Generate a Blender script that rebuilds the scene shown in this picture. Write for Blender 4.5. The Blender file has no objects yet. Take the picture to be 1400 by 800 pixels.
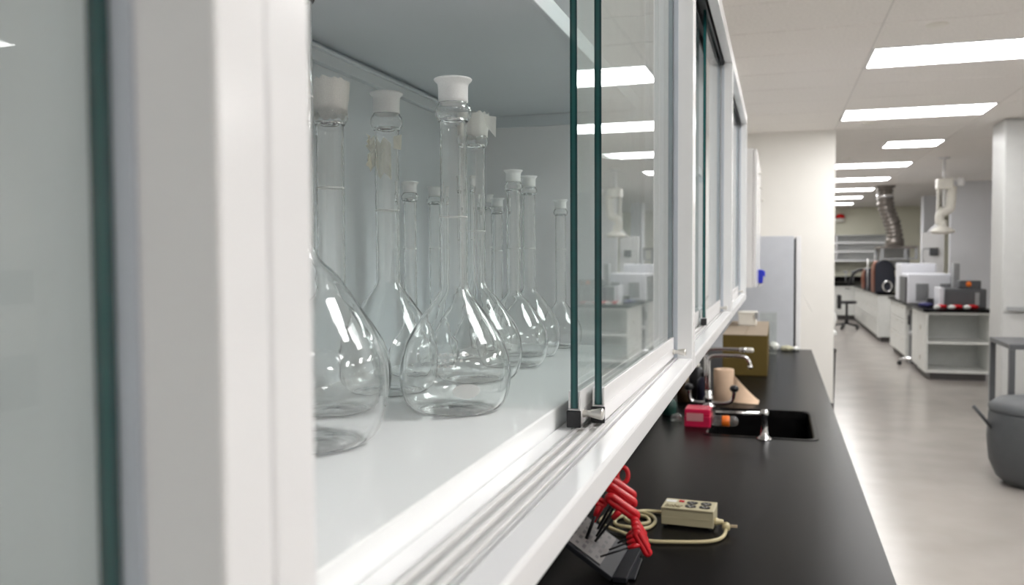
import bpy, bmesh, math, random
from mathutils import Vector, Matrix
random.seed(7)
PI = math.pi
S = bpy.context.scene
C = S.collection

# ------------------------------------------------------------------ camera
cam_d = bpy.data.cameras.new('camera')
cam_d.sensor_fit = 'HORIZONTAL'; cam_d.sensor_width = 36.0
cam_d.lens = 36.0 * 1170.0 / 1400.0
cam_d.clip_start = 0.01; cam_d.clip_end = 100
cam_d.dof.use_dof = True
cam_d.dof.focus_distance = 1.02
cam_d.dof.aperture_fstop = 8.0
cam = bpy.data.objects.new('camera', cam_d); C.objects.link(cam)
yaw, pitch, roll = math.radians(17.2346), math.radians(2.3541), math.radians(0.3)
fw = Vector((-math.sin(yaw)*math.cos(pitch), math.cos(yaw)*math.cos(pitch), -math.sin(pitch)))
rt = fw.cross(Vector((0, 0, 1))).normalized(); up = rt.cross(fw)
r2 = rt*math.cos(roll) - up*math.sin(roll); u2 = rt*math.sin(roll) + up*math.cos(roll)
cam.matrix_world = Matrix(((r2.x, u2.x, -fw.x, 0), (r2.y, u2.y, -fw.y, 0), (r2.z, u2.z, -fw.z, 1.61), (0, 0, 0, 1)))
S.camera = cam

# ------------------------------------------------------------------ world, exposure, light
w = bpy.data.worlds.new('world'); S.world = w; w.use_nodes = True
w.node_tree.nodes['Background'].inputs[0].default_value = (0.8, 0.85, 0.9, 1)
w.node_tree.nodes['Background'].inputs[1].default_value = 0.05
S.view_settings.view_transform = 'Standard'; S.view_settings.look = 'None'
S.view_settings.gamma = 1.0; S.view_settings.exposure = 1.27
S.view_settings.use_curve_mapping = False
LIGHT = 8.0                       # emission of the ceiling light diffusers
cy = S.cycles
cy.use_denoising = True
cy.max_bounces = 28; cy.diffuse_bounces = 6; cy.glossy_bounces = 10
cy.transmission_bounces = 28; cy.transparent_max_bounces = 32
cy.caustics_reflective = True; cy.caustics_refractive = True
cy.sample_clamp_indirect = 6.0; cy.blur_glossy = 0.5

# ------------------------------------------------------------------ materials
def nodemat(name):
    m = bpy.data.materials.new(name); m.use_nodes = True
    nt = m.node_tree
    return m, nt, nt.nodes['Principled BSDF']

def mat(name, col, rough=0.5, metal=0.0, var=0.05, scale=12.0, bump=0.0, bscale=200.0, spec=0.5, trans=0.0, ior=1.45, coat=0.0, stretch=None):
    m, nt, b = nodemat(name)
    tc = nt.nodes.new('ShaderNodeTexCoord')
    src = tc.outputs['Object']
    if stretch:
        mp = nt.nodes.new('ShaderNodeMapping'); mp.inputs['Scale'].default_value = stretch
        nt.links.new(src, mp.inputs['Vector']); src = mp.outputs['Vector']
    n = nt.nodes.new('ShaderNodeTexNoise'); n.inputs['Scale'].default_value = scale; n.inputs['Detail'].default_value = 3
    nt.links.new(src, n.inputs['Vector'])
    r = nt.nodes.new('ShaderNodeValToRGB')
    lo = [max(0, c*(1-var)) for c in col]; hi = [min(1, c*(1+var)) for c in col]
    r.color_ramp.elements[0].position = 0.3; r.color_ramp.elements[0].color = (*lo, 1)
    r.color_ramp.elements[1].position = 0.7; r.color_ramp.elements[1].color = (*hi, 1)
    nt.links.new(n.outputs['Fac'], r.inputs['Fac']); nt.links.new(r.outputs['Color'], b.inputs['Base Color'])
    b.inputs['Roughness'].default_value = rough; b.inputs['Metallic'].default_value = metal
    b.inputs['Specular IOR Level'].default_value = spec; b.inputs['IOR'].default_value = ior
    b.inputs['Transmission Weight'].default_value = trans; b.inputs['Coat Weight'].default_value = coat
    if bump:
        n2 = nt.nodes.new('ShaderNodeTexNoise'); n2.inputs['Scale'].default_value = bscale; n2.inputs['Detail'].default_value = 2
        nt.links.new(src, n2.inputs['Vector'])
        bp = nt.nodes.new('ShaderNodeBump'); bp.inputs['Strength'].default_value = bump; bp.inputs['Distance'].default_value = 0.002
        nt.links.new(n2.outputs['Fac'], bp.inputs['Height']); nt.links.new(bp.outputs['Normal'], b.inputs['Normal'])
    return m

def emit(name, col, s):
    m = bpy.data.materials.new(name); m.use_nodes = True; nt = m.node_tree
    nt.nodes.remove(nt.nodes['Principled BSDF'])
    e = nt.nodes.new('ShaderNodeEmission'); e.inputs[0].default_value = (*col, 1); e.inputs[1].default_value = s
    nt.links.new(e.outputs[0], nt.nodes['Material Output'].inputs[0]); return m

def pane_mat(name, tint, ior=1.5, film=0.02):
    """a thin clear sheet: what it does not reflect passes straight through"""
    m = bpy.data.materials.new(name); m.use_nodes = True; nt = m.node_tree
    nt.nodes.remove(nt.nodes['Principled BSDF'])
    t = nt.nodes.new('ShaderNodeBsdfTransparent'); t.inputs[0].default_value = (*tint, 1)
    g = nt.nodes.new('ShaderNodeBsdfGlossy'); g.inputs['Roughness'].default_value = 0.0; g.inputs[0].default_value = (1, 1, 1, 1)
    f = nt.nodes.new('ShaderNodeFresnel')
    ge = nt.nodes.new('ShaderNodeNewGeometry'); mi = nt.nodes.new('ShaderNodeMapRange')      # leaving the sheet reflects as much as entering it
    mi.inputs['To Min'].default_value = ior; mi.inputs['To Max'].default_value = 1.0/ior
    nt.links.new(ge.outputs['Backfacing'], mi.inputs['Value']); nt.links.new(mi.outputs[0], f.inputs['IOR'])
    mx = nt.nodes.new('ShaderNodeMixShader')
    nt.links.new(f.outputs[0], mx.inputs[0]); nt.links.new(t.outputs[0], mx.inputs[1]); nt.links.new(g.outputs[0], mx.inputs[2])
    # faint smears of dust on the sheet
    tc = nt.nodes.new('ShaderNodeTexCoord'); mp = nt.nodes.new('ShaderNodeMapping'); mp.inputs['Scale'].default_value = (8, 8, 2.5)
    n = nt.nodes.new('ShaderNodeTexNoise'); n.inputs['Scale'].default_value = 3; n.inputs['Detail'].default_value = 4
    mr = nt.nodes.new('ShaderNodeMapRange'); mr.inputs['From Min'].default_value = 0.45; mr.inputs['From Max'].default_value = 0.8
    mr.inputs['To Min'].default_value = film*0.4; mr.inputs['To Max'].default_value = film*2.2
    d = nt.nodes.new('ShaderNodeBsdfDiffuse'); d.inputs[0].default_value = (0.8, 0.82, 0.82, 1)
    m2 = nt.nodes.new('ShaderNodeMixShader')
    nt.links.new(tc.outputs['Object'], mp.inputs[0]); nt.links.new(mp.outputs[0], n.inputs['Vector']); nt.links.new(n.outputs['Fac'], mr.inputs['Value'])
    nt.links.new(mr.outputs[0], m2.inputs[0]); nt.links.new(mx.outputs[0], m2.inputs[1]); nt.links.new(d.outputs[0], m2.inputs[2])
    nt.links.new(m2.outputs[0], nt.nodes['Material Output'].inputs[0]); return m

def flask_glass(name):
    m, nt, b = nodemat(name)
    b.inputs['Base Color'].default_value = (0.997, 1.0, 0.998, 1)
    b.inputs['Transmission Weight'].default_value = 1.0; b.inputs['Roughness'].default_value = 0.0; b.inputs['IOR'].default_value = 1.47
    tc = nt.nodes.new('ShaderNodeTexCoord'); mp = nt.nodes.new('ShaderNodeMapping'); mp.inputs['Scale'].default_value = (1, 1, 0.45)
    n = nt.nodes.new('ShaderNodeTexNoise'); n.inputs['Scale'].default_value = 55; n.inputs['Detail'].default_value = 1
    bp = nt.nodes.new('ShaderNodeBump'); bp.inputs['Strength'].default_value = 0.22; bp.inputs['Distance'].default_value = 0.003   # hand-blown ripple
    nt.links.new(tc.outputs['Object'], mp.inputs[0]); nt.links.new(mp.outputs[0], n.inputs['Vector'])
    nt.links.new(n.outputs['Fac'], bp.inputs['Height']); nt.links.new(bp.outputs['Normal'], b.inputs['Normal'])
    return m

def frosted(name, col, tr=0.55):
    """ground glass / translucent tape: scatters light both ways"""
    m = bpy.data.materials.new(name); m.use_nodes = True; nt = m.node_tree
    nt.nodes.remove(nt.nodes['Principled BSDF'])
    d = nt.nodes.new('ShaderNodeBsdfDiffuse'); d.inputs[0].default_value = (*col, 1)
    t = nt.nodes.new('ShaderNodeBsdfTranslucent'); t.inputs[0].default_value = (*col, 1)
    p = nt.nodes.new('ShaderNodeBsdfTransparent')
    g = nt.nodes.new('ShaderNodeBsdfGlossy'); g.inputs['Roughness'].default_value = 0.35
    a = nt.nodes.new('ShaderNodeMixShader'); a.inputs[0].default_value = 0.4
    c = nt.nodes.new('ShaderNodeMixShader'); c.inputs[0].default_value = 1-tr
    n = nt.nodes.new('ShaderNodeTexNoise'); n.inputs['Scale'].default_value = 60
    mr = nt.nodes.new('ShaderNodeMapRange'); mr.inputs['To Min'].default_value = max(0, 0.75-tr); mr.inputs['To Max'].default_value = min(1, 1.15-tr)
    e = nt.nodes.new('ShaderNodeMixShader'); e.inputs[0].default_value = 0.06
    nt.links.new(n.outputs['Fac'], mr.inputs['Value']); nt.links.new(mr.outputs[0], c.inputs[0])
    nt.links.new(d.outputs[0], a.inputs[1]); nt.links.new(t.outputs[0], a.inputs[2])
    nt.links.new(p.outputs[0], c.inputs[1]); nt.links.new(a.outputs[0], c.inputs[2])
    nt.links.new(c.outputs[0], e.inputs[1]); nt.links.new(g.outputs[0], e.inputs[2])
    nt.links.new(e.outputs[0], nt.nodes['Material Output'].inputs[0]); return m

M = {}
M['wall'] = mat('cream wall paint', (0.81, 0.795, 0.76), 0.7, var=0.02, scale=3, bump=0.05, bscale=300)
M['wall_far'] = mat('pale green-cream wall paint', (0.70, 0.69, 0.58), 0.7, var=0.03, scale=2)
M['wall_grey'] = mat('pale blue-grey wall paint', (0.68, 0.69, 0.72), 0.7, var=0.03, scale=2)
M['tile'] = mat('mineral ceiling tile', (0.84, 0.815, 0.785), 0.9, var=0.05, scale=60, bump=0.25, bscale=400)
M['tbar'] = mat('ceiling grid metal', (0.66, 0.64, 0.615), 0.5, var=0.03)
M['plenum'] = mat('dark ceiling void', (0.25, 0.24, 0.23), 0.9)
M['floor'] = mat('polished grey vinyl floor', (0.38, 0.35, 0.325), 0.2, var=0.07, scale=2.5, bump=0.04, bscale=8, spec=0.6)
M['white'] = mat('white enamelled metal', (0.82, 0.82, 0.83), 0.18, var=0.015, scale=5, bump=0.02, bscale=40)
M['inner'] = mat('pale grey enamelled metal', (0.63, 0.665, 0.69), 0.35, var=0.02, scale=5)
M['shelf'] = mat('glossy white shelf enamel', (0.90, 0.915, 0.915), 0.12, var=0.012, scale=5)
M['alu'] = mat('brushed aluminium', (0.80, 0.80, 0.80), 0.35, 0.6, var=0.015, scale=30, stretch=(8, 0.4, 8))
M['alu_d'] = mat('dull aluminium', (0.62, 0.61, 0.60), 0.45, 0.5, var=0.03, scale=30, stretch=(4, 1, 4))
M['chrome'] = mat('polished chrome', (0.78, 0.78, 0.79), 0.08, 1.0, var=0.02)
M['steel'] = mat('galvanised duct steel', (0.22, 0.20, 0.185), 0.35, 0.8, var=0.2, scale=6)
M['nickel'] = mat('satin nickel', (0.66, 0.64, 0.60), 0.3, 0.85, var=0.03)
M['black'] = mat('black plastic', (0.012, 0.012, 0.014), 0.4, var=0.2)
M['rubber'] = mat('dark rubber', (0.03, 0.03, 0.033), 0.65, var=0.2)
M['epoxy'] = mat('black epoxy resin worktop', (0.005, 0.0048, 0.005), 0.27, var=0.25, scale=25, bump=0.05, bscale=120, spec=0.06)
M['edge_d'] = mat('deep teal glass edge', (0.004, 0.045, 0.048), 0.12, var=0.2, scale=20, stretch=(1, 1, 0.2))
M['edge_l'] = mat('green glass edge core', (0.014, 0.095, 0.09), 0.12, var=0.25, scale=20, stretch=(1, 1, 0.2))
M['pane'] = pane_mat('clear sheet glass', (0.962, 0.985, 0.980))
M['glass'] = flask_glass('borosilicate glass')
M['frost'] = frosted('ground glass', (0.95, 0.955, 0.95), 0.16)
M['mark'] = frosted('white ceramic print', (0.93, 0.94, 0.92), 0.22)
M['tape'] = frosted('clear film tape', (0.95, 0.94, 0.90), 0.22)
M['tape_y'] = frosted('yellowed label tape', (0.92, 0.86, 0.68), 0.45)
M['beige'] = mat('beige enclosure plastic', (0.43, 0.39, 0.26), 0.45, var=0.04, scale=20)
M['beige_t'] = mat('light beige face plate', (0.54, 0.49, 0.33), 0.4, var=0.03, scale=20)
M['cord'] = mat('ivory cable sheath', (0.50, 0.43, 0.25), 0.4, var=0.05)
M['ink'] = mat('printed ink', (0.12, 0.09, 0.03), 0.5)
M['red'] = mat('glossy red plastic', (0.55, 0.012, 0.02), 0.25, var=0.08)
M['steel_b'] = mat('black oxide steel', (0.02, 0.02, 0.022), 0.35, 0.6)
M['panel'] = mat('grey printed card', (0.19, 0.18, 0.178), 0.7, var=0.06, spec=0.1)
M['print_d'] = mat('dark print', (0.04, 0.038, 0.04), 0.5)
M['stand'] = mat('dark grey moulded plastic', (0.018, 0.019, 0.023), 0.45, var=0.1, spec=0.12)
M['card'] = mat('brown cardboard', (0.115, 0.08, 0.022), 0.8, var=0.05, scale=10, bump=0.08, bscale=80, spec=0.2)  # base colour darkened to carry the shade on the box front
M['card_t'] = mat('lighter cardboard top', (0.33, 0.27, 0.21), 0.8, var=0.05, scale=10, spec=0.2)  # top kept lighter than the shade-darkened body
M['kraft'] = mat('brown kraft paper towel', (0.66, 0.48, 0.34), 0.85, var=0.05, scale=30, bump=0.15, bscale=150)
M['core'] = mat('dark cardboard core', (0.30, 0.20, 0.12), 0.9)
M['pink'] = mat('translucent pink plastic', (0.85, 0.03, 0.12), 0.2, var=0.05, trans=0.35)
M['pink_l'] = mat('pale pink lid plastic', (0.88, 0.42, 0.45), 0.25, var=0.03, trans=0.3)
M['paper'] = mat('white paper', (0.82, 0.82, 0.80), 0.8, var=0.02)
M['orange'] = mat('orange plastic', (0.90, 0.20, 0.02), 0.35, var=0.05)
M['clear'] = pane_mat('clear plastic', (0.90, 0.92, 0.90), 1.45, 0.10)
M['teal'] = mat('dark green glass bottle', (0.02, 0.06, 0.05), 0.15)
M['navy'] = mat('dark blue plastic bottle', (0.015, 0.017, 0.04), 0.3)
M['amber'] = mat('amber bottle', (0.05, 0.03, 0.015), 0.15)
M['tan'] = mat('tan cap', (0.45, 0.36, 0.24), 0.5)
M['olive'] = mat('pale olive glove', (0.52, 0.50, 0.36), 0.7)
M['blue'] = mat('blue plastic clip', (0.02, 0.035, 0.50), 0.35)
M['fridge'] = mat('grey-blue enamelled side', (0.56, 0.58, 0.62), 0.4, var=0.02)
M['bench'] = mat('white laminate bench', (0.72, 0.73, 0.71), 0.3, var=0.03)
M['benchshelf'] = mat('grey-white shelf interior', (0.60, 0.61, 0.60), 0.45, var=0.03)
M['kick'] = mat('dark toe kick', (0.07, 0.065, 0.065), 0.5)
M['inst'] = mat('pale lilac-white instrument casing', (0.70, 0.71, 0.76), 0.4, var=0.02)
M['vent'] = mat('grey vent slot', (0.18, 0.18, 0.20), 0.6)
M['mgrey'] = mat('dark grey appliance casing', (0.085, 0.088, 0.095), 0.45)
M['lgrey'] = mat('mid grey panel', (0.32, 0.33, 0.34), 0.45)
M['mblack'] = mat('blue-black casing', (0.018, 0.02, 0.032), 0.35)
M['morange'] = mat('burnt orange casing', (0.19, 0.058, 0.026), 0.4)
M['alarm'] = mat('red lens', (0.75, 0.02, 0.02), 0.2, trans=0.2)
M['ivory'] = mat('ivory plastic', (0.78, 0.76, 0.70), 0.4)
M['cloth_b'] = mat('dark blue cloth', (0.03, 0.03, 0.13), 0.8)
M['cabgrey'] = mat('pale grey cabinet enamel', (0.50, 0.505, 0.50), 0.4, var=0.02)
M['bingrey'] = mat('slate grey plastic', (0.075, 0.08, 0.085), 0.6, var=0.06)
M['lit'] = emit('lit light diffuser', (1.0, 0.992, 0.98), LIGHT)

# ------------------------------------------------------------------ mesh builder
class MB:
    def __init__(s): s.v = []; s.f = []; s.m = []; s.s = []
    def add(s, vs, fs, m=0, smooth=False):
        o = len(s.v); s.v += [tuple(v) for v in vs]
        for f in fs: s.f.append([o+i for i in f]); s.m.append(m); s.s.append(smooth)
        return s
    def box(s, x0, x1, y0, y1, z0, z1, m=0):
        vs = [(x, y, z) for z in (z0, z1) for y in (y0, y1) for x in (x0, x1)]
        return s.add(vs, [(0, 2, 3, 1), (4, 5, 7, 6), (0, 1, 5, 4), (2, 6, 7, 3), (0, 4, 6, 2), (1, 3, 7, 5)], m)
    def obox(s, c, ax, ay, az, m=0):
        c, ax, ay, az = map(Vector, (c, ax, ay, az))
        vs = [c + ax*i + ay*j + az*k for k in (-.5, .5) for j in (-.5, .5) for i in (-.5, .5)]
        return s.add(vs, [(0, 2, 3, 1), (4, 5, 7, 6), (0, 1, 5, 4), (2, 6, 7, 3), (0, 4, 6, 2), (1, 3, 7, 5)], m)
    def quad(s, pts, m=0): return s.add(pts, [tuple(range(len(pts)))], m)
    def slab(s, pts, off, m=0):
        """polygon thickened by the vector off"""
        n = len(pts); o = Vector(off); a = [Vector(p) for p in pts]; b = [p+o for p in a]
        fs = [tuple(range(n))[::-1], tuple(range(n, 2*n))] + [(i, (i+1) % n, n+(i+1) % n, n+i) for i in range(n)]
        return s.add(a+b, fs, m)
    def tube(s, pts, r, n=12, m=0, closed=False):
        P = [Vector(p) for p in pts]; N = len(P)
        rr = r if isinstance(r, (list, tuple)) else [r]*N
        T = []
        for i in range(N):
            a = P[(i-1) % N] if (closed or i) else P[0]; b = P[(i+1) % N] if (closed or i < N-1) else P[-1]
            T.append((b-a).normalized())
        u = T[0].orthogonal().normalized(); vs = []
        for i in range(N):
            u = (u - T[i]*u.dot(T[i])).normalized(); v = T[i].cross(u)
            vs += [P[i] + (u*math.cos(2*PI*k/n) + v*math.sin(2*PI*k/n))*rr[i] for k in range(n)]
        fs = []
        for i in range(N if closed else N-1):
            j = (i+1) % N
            fs += [(i*n+k, i*n+(k+1) % n, j*n+(k+1) % n, j*n+k) for k in range(n)]
        s.add(vs, fs, m, True)
        if not closed:
            o = len(s.v) - len(vs)
            s.f.append([o+k for k in range(n)][::-1]); s.m.append(m); s.s.append(False)
            s.f.append([o+(N-1)*n+k for k in range(n)]); s.m.append(m); s.s.append(False)
        return s
    def lathe(s, prof, c=(0, 0, 0), n=32, m=0, axis='z', smooth=True, closed=False):
        """prof: (r, h) pairs; r = 0 ends give a pole"""
        c = Vector(c); vs = []; idx = []
        for r, h in prof:
            if r < 1e-6: idx.append([len(vs)]); ring = [(0, 0, h)]
            else:
                idx.append(list(range(len(vs), len(vs)+n)))
                ring = [(r*math.cos(2*PI*k/n), r*math.sin(2*PI*k/n), h) for k in range(n)]
            for (x, y, z) in ring:
                if axis == 'x': x, y, z = z, x, y
                elif axis == 'y': x, y, z = y, z, x
                vs.append(c + Vector((x, y, z)))
        fs = []; R = len(prof)
        for i in range(R if closed else R-1):
            a, b = idx[i], idx[(i+1) % R]
            for k in range(n):
                k2 = (k+1) % n
                if len(a) == 1 and len(b) == 1: continue
                if len(a) == 1: fs.append((a[0], b[k2], b[k]))
                elif len(b) == 1: fs.append((a[k], a[k2], b[0]))
                else: fs.append((a[k], a[k2], b[k2], b[k]))
        return s.add(vs, fs, m, smooth)
    def build(s, name, mats, parent=None, bevel=0, local=False, wn=True):
        off = Vector((0, 0, 0))
        if parent is not None and not local:
            t = parent
            while t.parent: t = t.parent
            off = t.location.copy()
        me = bpy.data.meshes.new(name)
        me.from_pydata([tuple(Vector(v)-off) for v in s.v], [], s.f)
        for mm in (mats if isinstance(mats, (list, tuple)) else [mats]): me.materials.append(M[mm])
        me.polygons.foreach_set('material_index', s.m); me.polygons.foreach_set('use_smooth', s.s)
        me.update()
        bm = bmesh.new(); bm.from_mesh(me); bmesh.ops.recalc_face_normals(bm, faces=bm.faces); bm.to_mesh(me); bm.free()
        o = bpy.data.objects.new(name, me); C.objects.link(o)
        if parent is not None: o.parent = parent
        if bevel:
            b = o.modifiers.new('bevel', 'BEVEL'); b.width = bevel; b.segments = 2; b.limit_method = 'ANGLE'; b.angle_limit = math.radians(40)
        return o

def B(*a): return MB().box(*a)
def thing(name, label, cat, loc=(0, 0, 0), group=None, rotz=0):
    o = bpy.data.objects.new(name, None); C.objects.link(o); o.location = loc; o.rotation_euler.z = rotz
    o.empty_display_size = 0.05
    o['label'] = label; o['category'] = cat
    if group: o['group'] = group
    return o
def tag(o, label, cat, group=None):
    o['label'] = label; o['category'] = cat
    if group: o['group'] = group
    return o
def struct(o, label=None):
    o['kind'] = 'structure'
    if label: o['label'] = label
    return o
def copy_tree(o, parent=None):
    c = o.copy(); C.objects.link(c)
    if parent is not None: c.parent = parent
    for ch in list(o.children): copy_tree(ch, c)
    return c
def curve(pts, k=6, closed=False):
    """Catmull-Rom through pts"""
    P = [Vector(p) for p in pts]; n = len(P); out = []
    for i in range(n if closed else n-1):
        g = lambda j: P[j % n] if closed else P[max(0, min(n-1, j))]
        p0, p1, p2, p3 = g(i-1), g(i), g(i+1), g(i+2)
        for q in range(k):
            t = q/k
            out.append(0.5*((2*p1) + (p2-p0)*t + (2*p0-5*p1+4*p2-p3)*t*t + (3*p1-p0-3*p2+p3)*t**3))
    if not closed: out.append(P[-1])
    return out

# ------------------------------------------------------------------ the room
CH = 2.88
floor = struct(B(-0.70, 6.6, -3.1, 24.8, -0.05, 0).build('floor', 'floor'), 'polished warm grey vinyl floor')
ceil = struct(B(-0.70, 6.6, -3.1, 24.8, 2.905, 2.95).build('ceiling', 'plenum'), 'suspended tile ceiling')
GX = [-0.675, 0.545, 1.765, 2.985, 4.0, 5.22, 6.6]; GY0, PY = 5.72, 0.58875
LY = [(k, GY0 + 4*PY*k) for k in range(-3, 8)]
lit_cells = {}
for k, y in LY:
    row = round((y-GY0)/PY)
    lit_cells[(1, row)] = k
    if k in (-3, -2, -1, 0): lit_cells[(4, row)] = k
tile_me = None
far = MB()
for col in range(6):
    x0, x1 = max(GX[col], -0.55), GX[col+1]
    for row in range(-15, 33):
        y0 = GY0 + PY*row; y1 = y0 + PY
        g = 0.005
        if (col, row) in lit_cells:
            if (col, row) in ((1, 8), (1, -12)): x1b = x0 + 0.61
            else: continue
        else: x1b = x1
        shown = col <= 2 and 3.3 < y0 < 11.5
        if not shown:
            far.box(x0+g, x1b-g, y0+g, y1-g, CH, CH+0.012); continue
        key = round(x1b-x0, 3)
        if tile_me is None: tile_me = {}
        if key not in tile_me:
            o = MB().box(g, key-g, g, PY-g, 0, 0.012).build('ceiling_tile', 'tile', ceil, bevel=0.002); tile_me[key] = o
        else:
            o = tile_me[key].copy(); C.objects.link(o)
        o.parent = ceil; o.location = (x0, y0, CH + random.uniform(-0.0006, 0.0006))
o = far.build('ceiling_tile_field', 'tile', ceil); o['kind'] = 'stuff'
g = MB()
for x in GX[1:-1]: g.box(x-0.012, x+0.012, -3, 24.7, CH+0.0035, CH+0.02)
for row in range(-14, 33): g.box(-0.55, 6.55, GY0+PY*row-0.012, GY0+PY*row+0.012, CH+0.0035, CH+0.02)
g.build('ceiling_grid', 'tbar', ceil)

struct(B(-0.70, -0.56, -3.1, 24.8, 0, 2.95).build('wall_left', 'wall'), 'cream painted wall behind the wall cabinets')
struct(B(6.5, 6.6, -3.1, 24.8, 0, 2.95).build('wall_right', 'wall'))
struct(B(-0.70, 6.6, -3.1, -3.0, 0, 2.95).build('wall_near', 'wall'))
struct(B(-0.70, 6.6, 24.4, 24.6, 0, 2.95).build('wall_far', 'wall_far'), 'pale cream wall at the far end of the laboratory')
struct(B(-0.56, 0.555, 9.30, 9.45, 0, CH+0.02).build('wall_middle', 'wall', bevel=0.004), 'cream partition wall behind the fridge')
struct(B(2.86, 6.5, 16.45, 16.60, 0, CH+0.02).build('wall_inner', 'wall_grey'), 'pale grey wall behind the island bench')
struct(B(2.99, 3.25, 20.2, 20.6, 0, CH+0.02).build('wall_pier', 'wall_grey'), 'narrow pale pier before the far wall')
t = B(-0.56, 6.5, 24.37, 24.40, CH-0.10, CH-0.02); struct(t.build('trim_1', 'wall_far'))
struct(B(-0.56, 0.56, 9.285, 9.30, 0, 0.10).build('baseboard_middle', 'kick'))

# ceiling lights
def light(x0, x1, y0, label, group):
    t = thing('ceiling_light', label, 'light', ((x0+x1)/2, y0+PY/2, CH), group)
    f = MB(); a = 0.022
    f.box(x0+.004, x1-.004, y0+.004, y0+a, CH-0.006, CH+0.015); f.box(x0+.004, x1-.004, y0+PY-a, y0+PY-.004, CH-0.006, CH+0.015)
    f.box(x0+.004, x0+a, y0+a, y0+PY-a, CH-0.006, CH+0.015); f.box(x1-a, x1-.004, y0+a, y0+PY-a, CH-0.006, CH+0.015)
    f.build('light_frame', 'white', t)
    B(x0+a, x1-a, y0+a, y0+PY-a, CH-0.003, CH+0.012).build('diffuser', 'lit', t)
    return t
ORD = {0: 'first', 1: 'second', 3: 'fourth', 4: 'fifth', 5: 'sixth', 6: 'seventh', 7: 'eighth'}
for k, y in LY:
    if k == 2:
        light(1.155, 1.765, y, 'short square ceiling light panel, third of the row over the aisle', 'ceiling lights over the aisle')
    elif k >= 0:
        light(0.545, 1.765, y, ORD[k] + ' long lit ceiling panel of the row over the aisle, counted from the wall cabinets', 'ceiling lights over the aisle')
    elif k == -3:
        light(1.155, 1.765, y, 'short lit ceiling panel added unseen behind the viewpoint to brighten the cabinet jamb', 'ceiling lights over the aisle')  # unseen panel, added and kept short to brighten the near jamb and glass
    else:
        light(0.545, 1.765, y, {-1: 'lit ceiling panel over the floor beside the sink counter, outside the picture', -2: 'lit ceiling panel above the floor before the flask cabinet, outside the picture'}[k], 'ceiling lights over the aisle')
    if k in (-3, -2, -1, 0):
        light(4.0, 5.22, y, {-3: 'fourth', -2: 'third', -1: 'second', 0: 'first'}[k] + ' lit ceiling panel of the side row over the opposite bench', 'ceiling lights over the opposite bench')  # the rearmost panel is added, unseen, for light on the jambs from behind
for i, (x, y) in enumerate(((0.83, 5.25), (0.83, 8.90), (0.85, 12.0))):
    o = MB().lathe([(0, -0.014), (0.045, -0.013), (0.06, -0.004), (0.062, 0.002)], (x, y, CH), 24).build('sprinkler_cover', 'ivory')
    tag(o, ['round white cover plate on the ceiling before the first aisle light', 'round white cover plate on the ceiling past the second aisle light', 'small round cover plate on the ceiling before the fourth aisle light'][i], 'ceiling fitting', 'round ceiling cover plates')

# ------------------------------------------------------------------ wall cabinets with sliding glass
XB, XF, ZT = -0.54, -0.14, 2.262
def sash(root, xc, y0, y1, z1, cap_near, knob=None, yaw_deg=0.0, cap_far=False):
    """one sliding pane with its bottom rail; xc = middle of the glass"""
    t = 0.0038; zb = 1.452
    m = MB()
    m.add([(xc-t, y0, zb), (xc-t, y1, zb), (xc-t, y1, z1), (xc-t, y0, z1)], [(0, 1, 2, 3)], 0)
    m.add([(xc+t, y0, zb), (xc+t, y1, zb), (xc+t, y1, z1), (xc+t, y0, z1)], [(0, 1, 2, 3)], 0)
    for y in (y0, y1):
        for a, b, mi in ((-t, -t*0.45, 1), (-t*0.45, t*0.4, 2), (t*0.4, t, 1)):
            m.add([(xc+a, y, zb), (xc+b, y, zb), (xc+b, y, z1), (xc+a, y, z1)], [(0, 1, 2, 3)], mi)
    for z in (zb, z1):
        m.add([(xc-t, y0, z), (xc+t, y0, z), (xc+t, y1, z), (xc-t, y1, z)], [(0, 1, 2, 3)], 1)
    p = m.build('sliding_door', ['pane', 'edge_d', 'edge_l'], root)
    r = MB()
    r.box(xc-0.0065, xc+0.0065, y0, y1, 1.4345, 1.4515)
    r.box(xc-0.0065, xc-0.0040, y0+0.001, y1, 1.4515, 1.470); r.box(xc+0.0040, xc+0.0065, y0+0.001, y1, 1.4515, 1.470)
    kids = [r.build('bottom_rail', 'alu_w', p, bevel=0.0006)]
    e = MB().box(xc-0.0075, xc+0.0075, y0-0.004, y0, 1.4325, 1.450)
    if cap_far: e.box(xc-0.0075, xc+0.0075, y1, y1+0.003, 1.4325, 1.450)
    kids.append(e.build('end_cap', 'black', p, bevel=0.0008))
    if knob is not None:
        k = MB().lathe([(0, 0), (0.0045, 0), (0.0045, 0.002), (0.0034, 0.004), (0.0034, 0.006), (0.0062, 0.019), (0.0062, 0.021), (0.005, 0.0222), (0, 0.0222)],
                       (xc+0.0066, knob, 1.4455), 24, axis='x')
        kids.append(k.build('pull_knob', 'nickel', p))
    if yaw_deg:
        # the door hangs a touch askew in its track
        c = Vector((xc, (y0+y1)/2, 0)) - root.location
        R = Matrix.Translation(c) @ Matrix.Rotation(math.radians(yaw_deg), 4, 'Z') @ Matrix.Translation(-c)
        for q in [p]+kids: q.data.transform(R)
    return p
M['alu_w'] = mat('satin white aluminium', (0.80, 0.79, 0.79), 0.35, 0.25, var=0.02, scale=20, stretch=(4, 0.6, 6))

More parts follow.
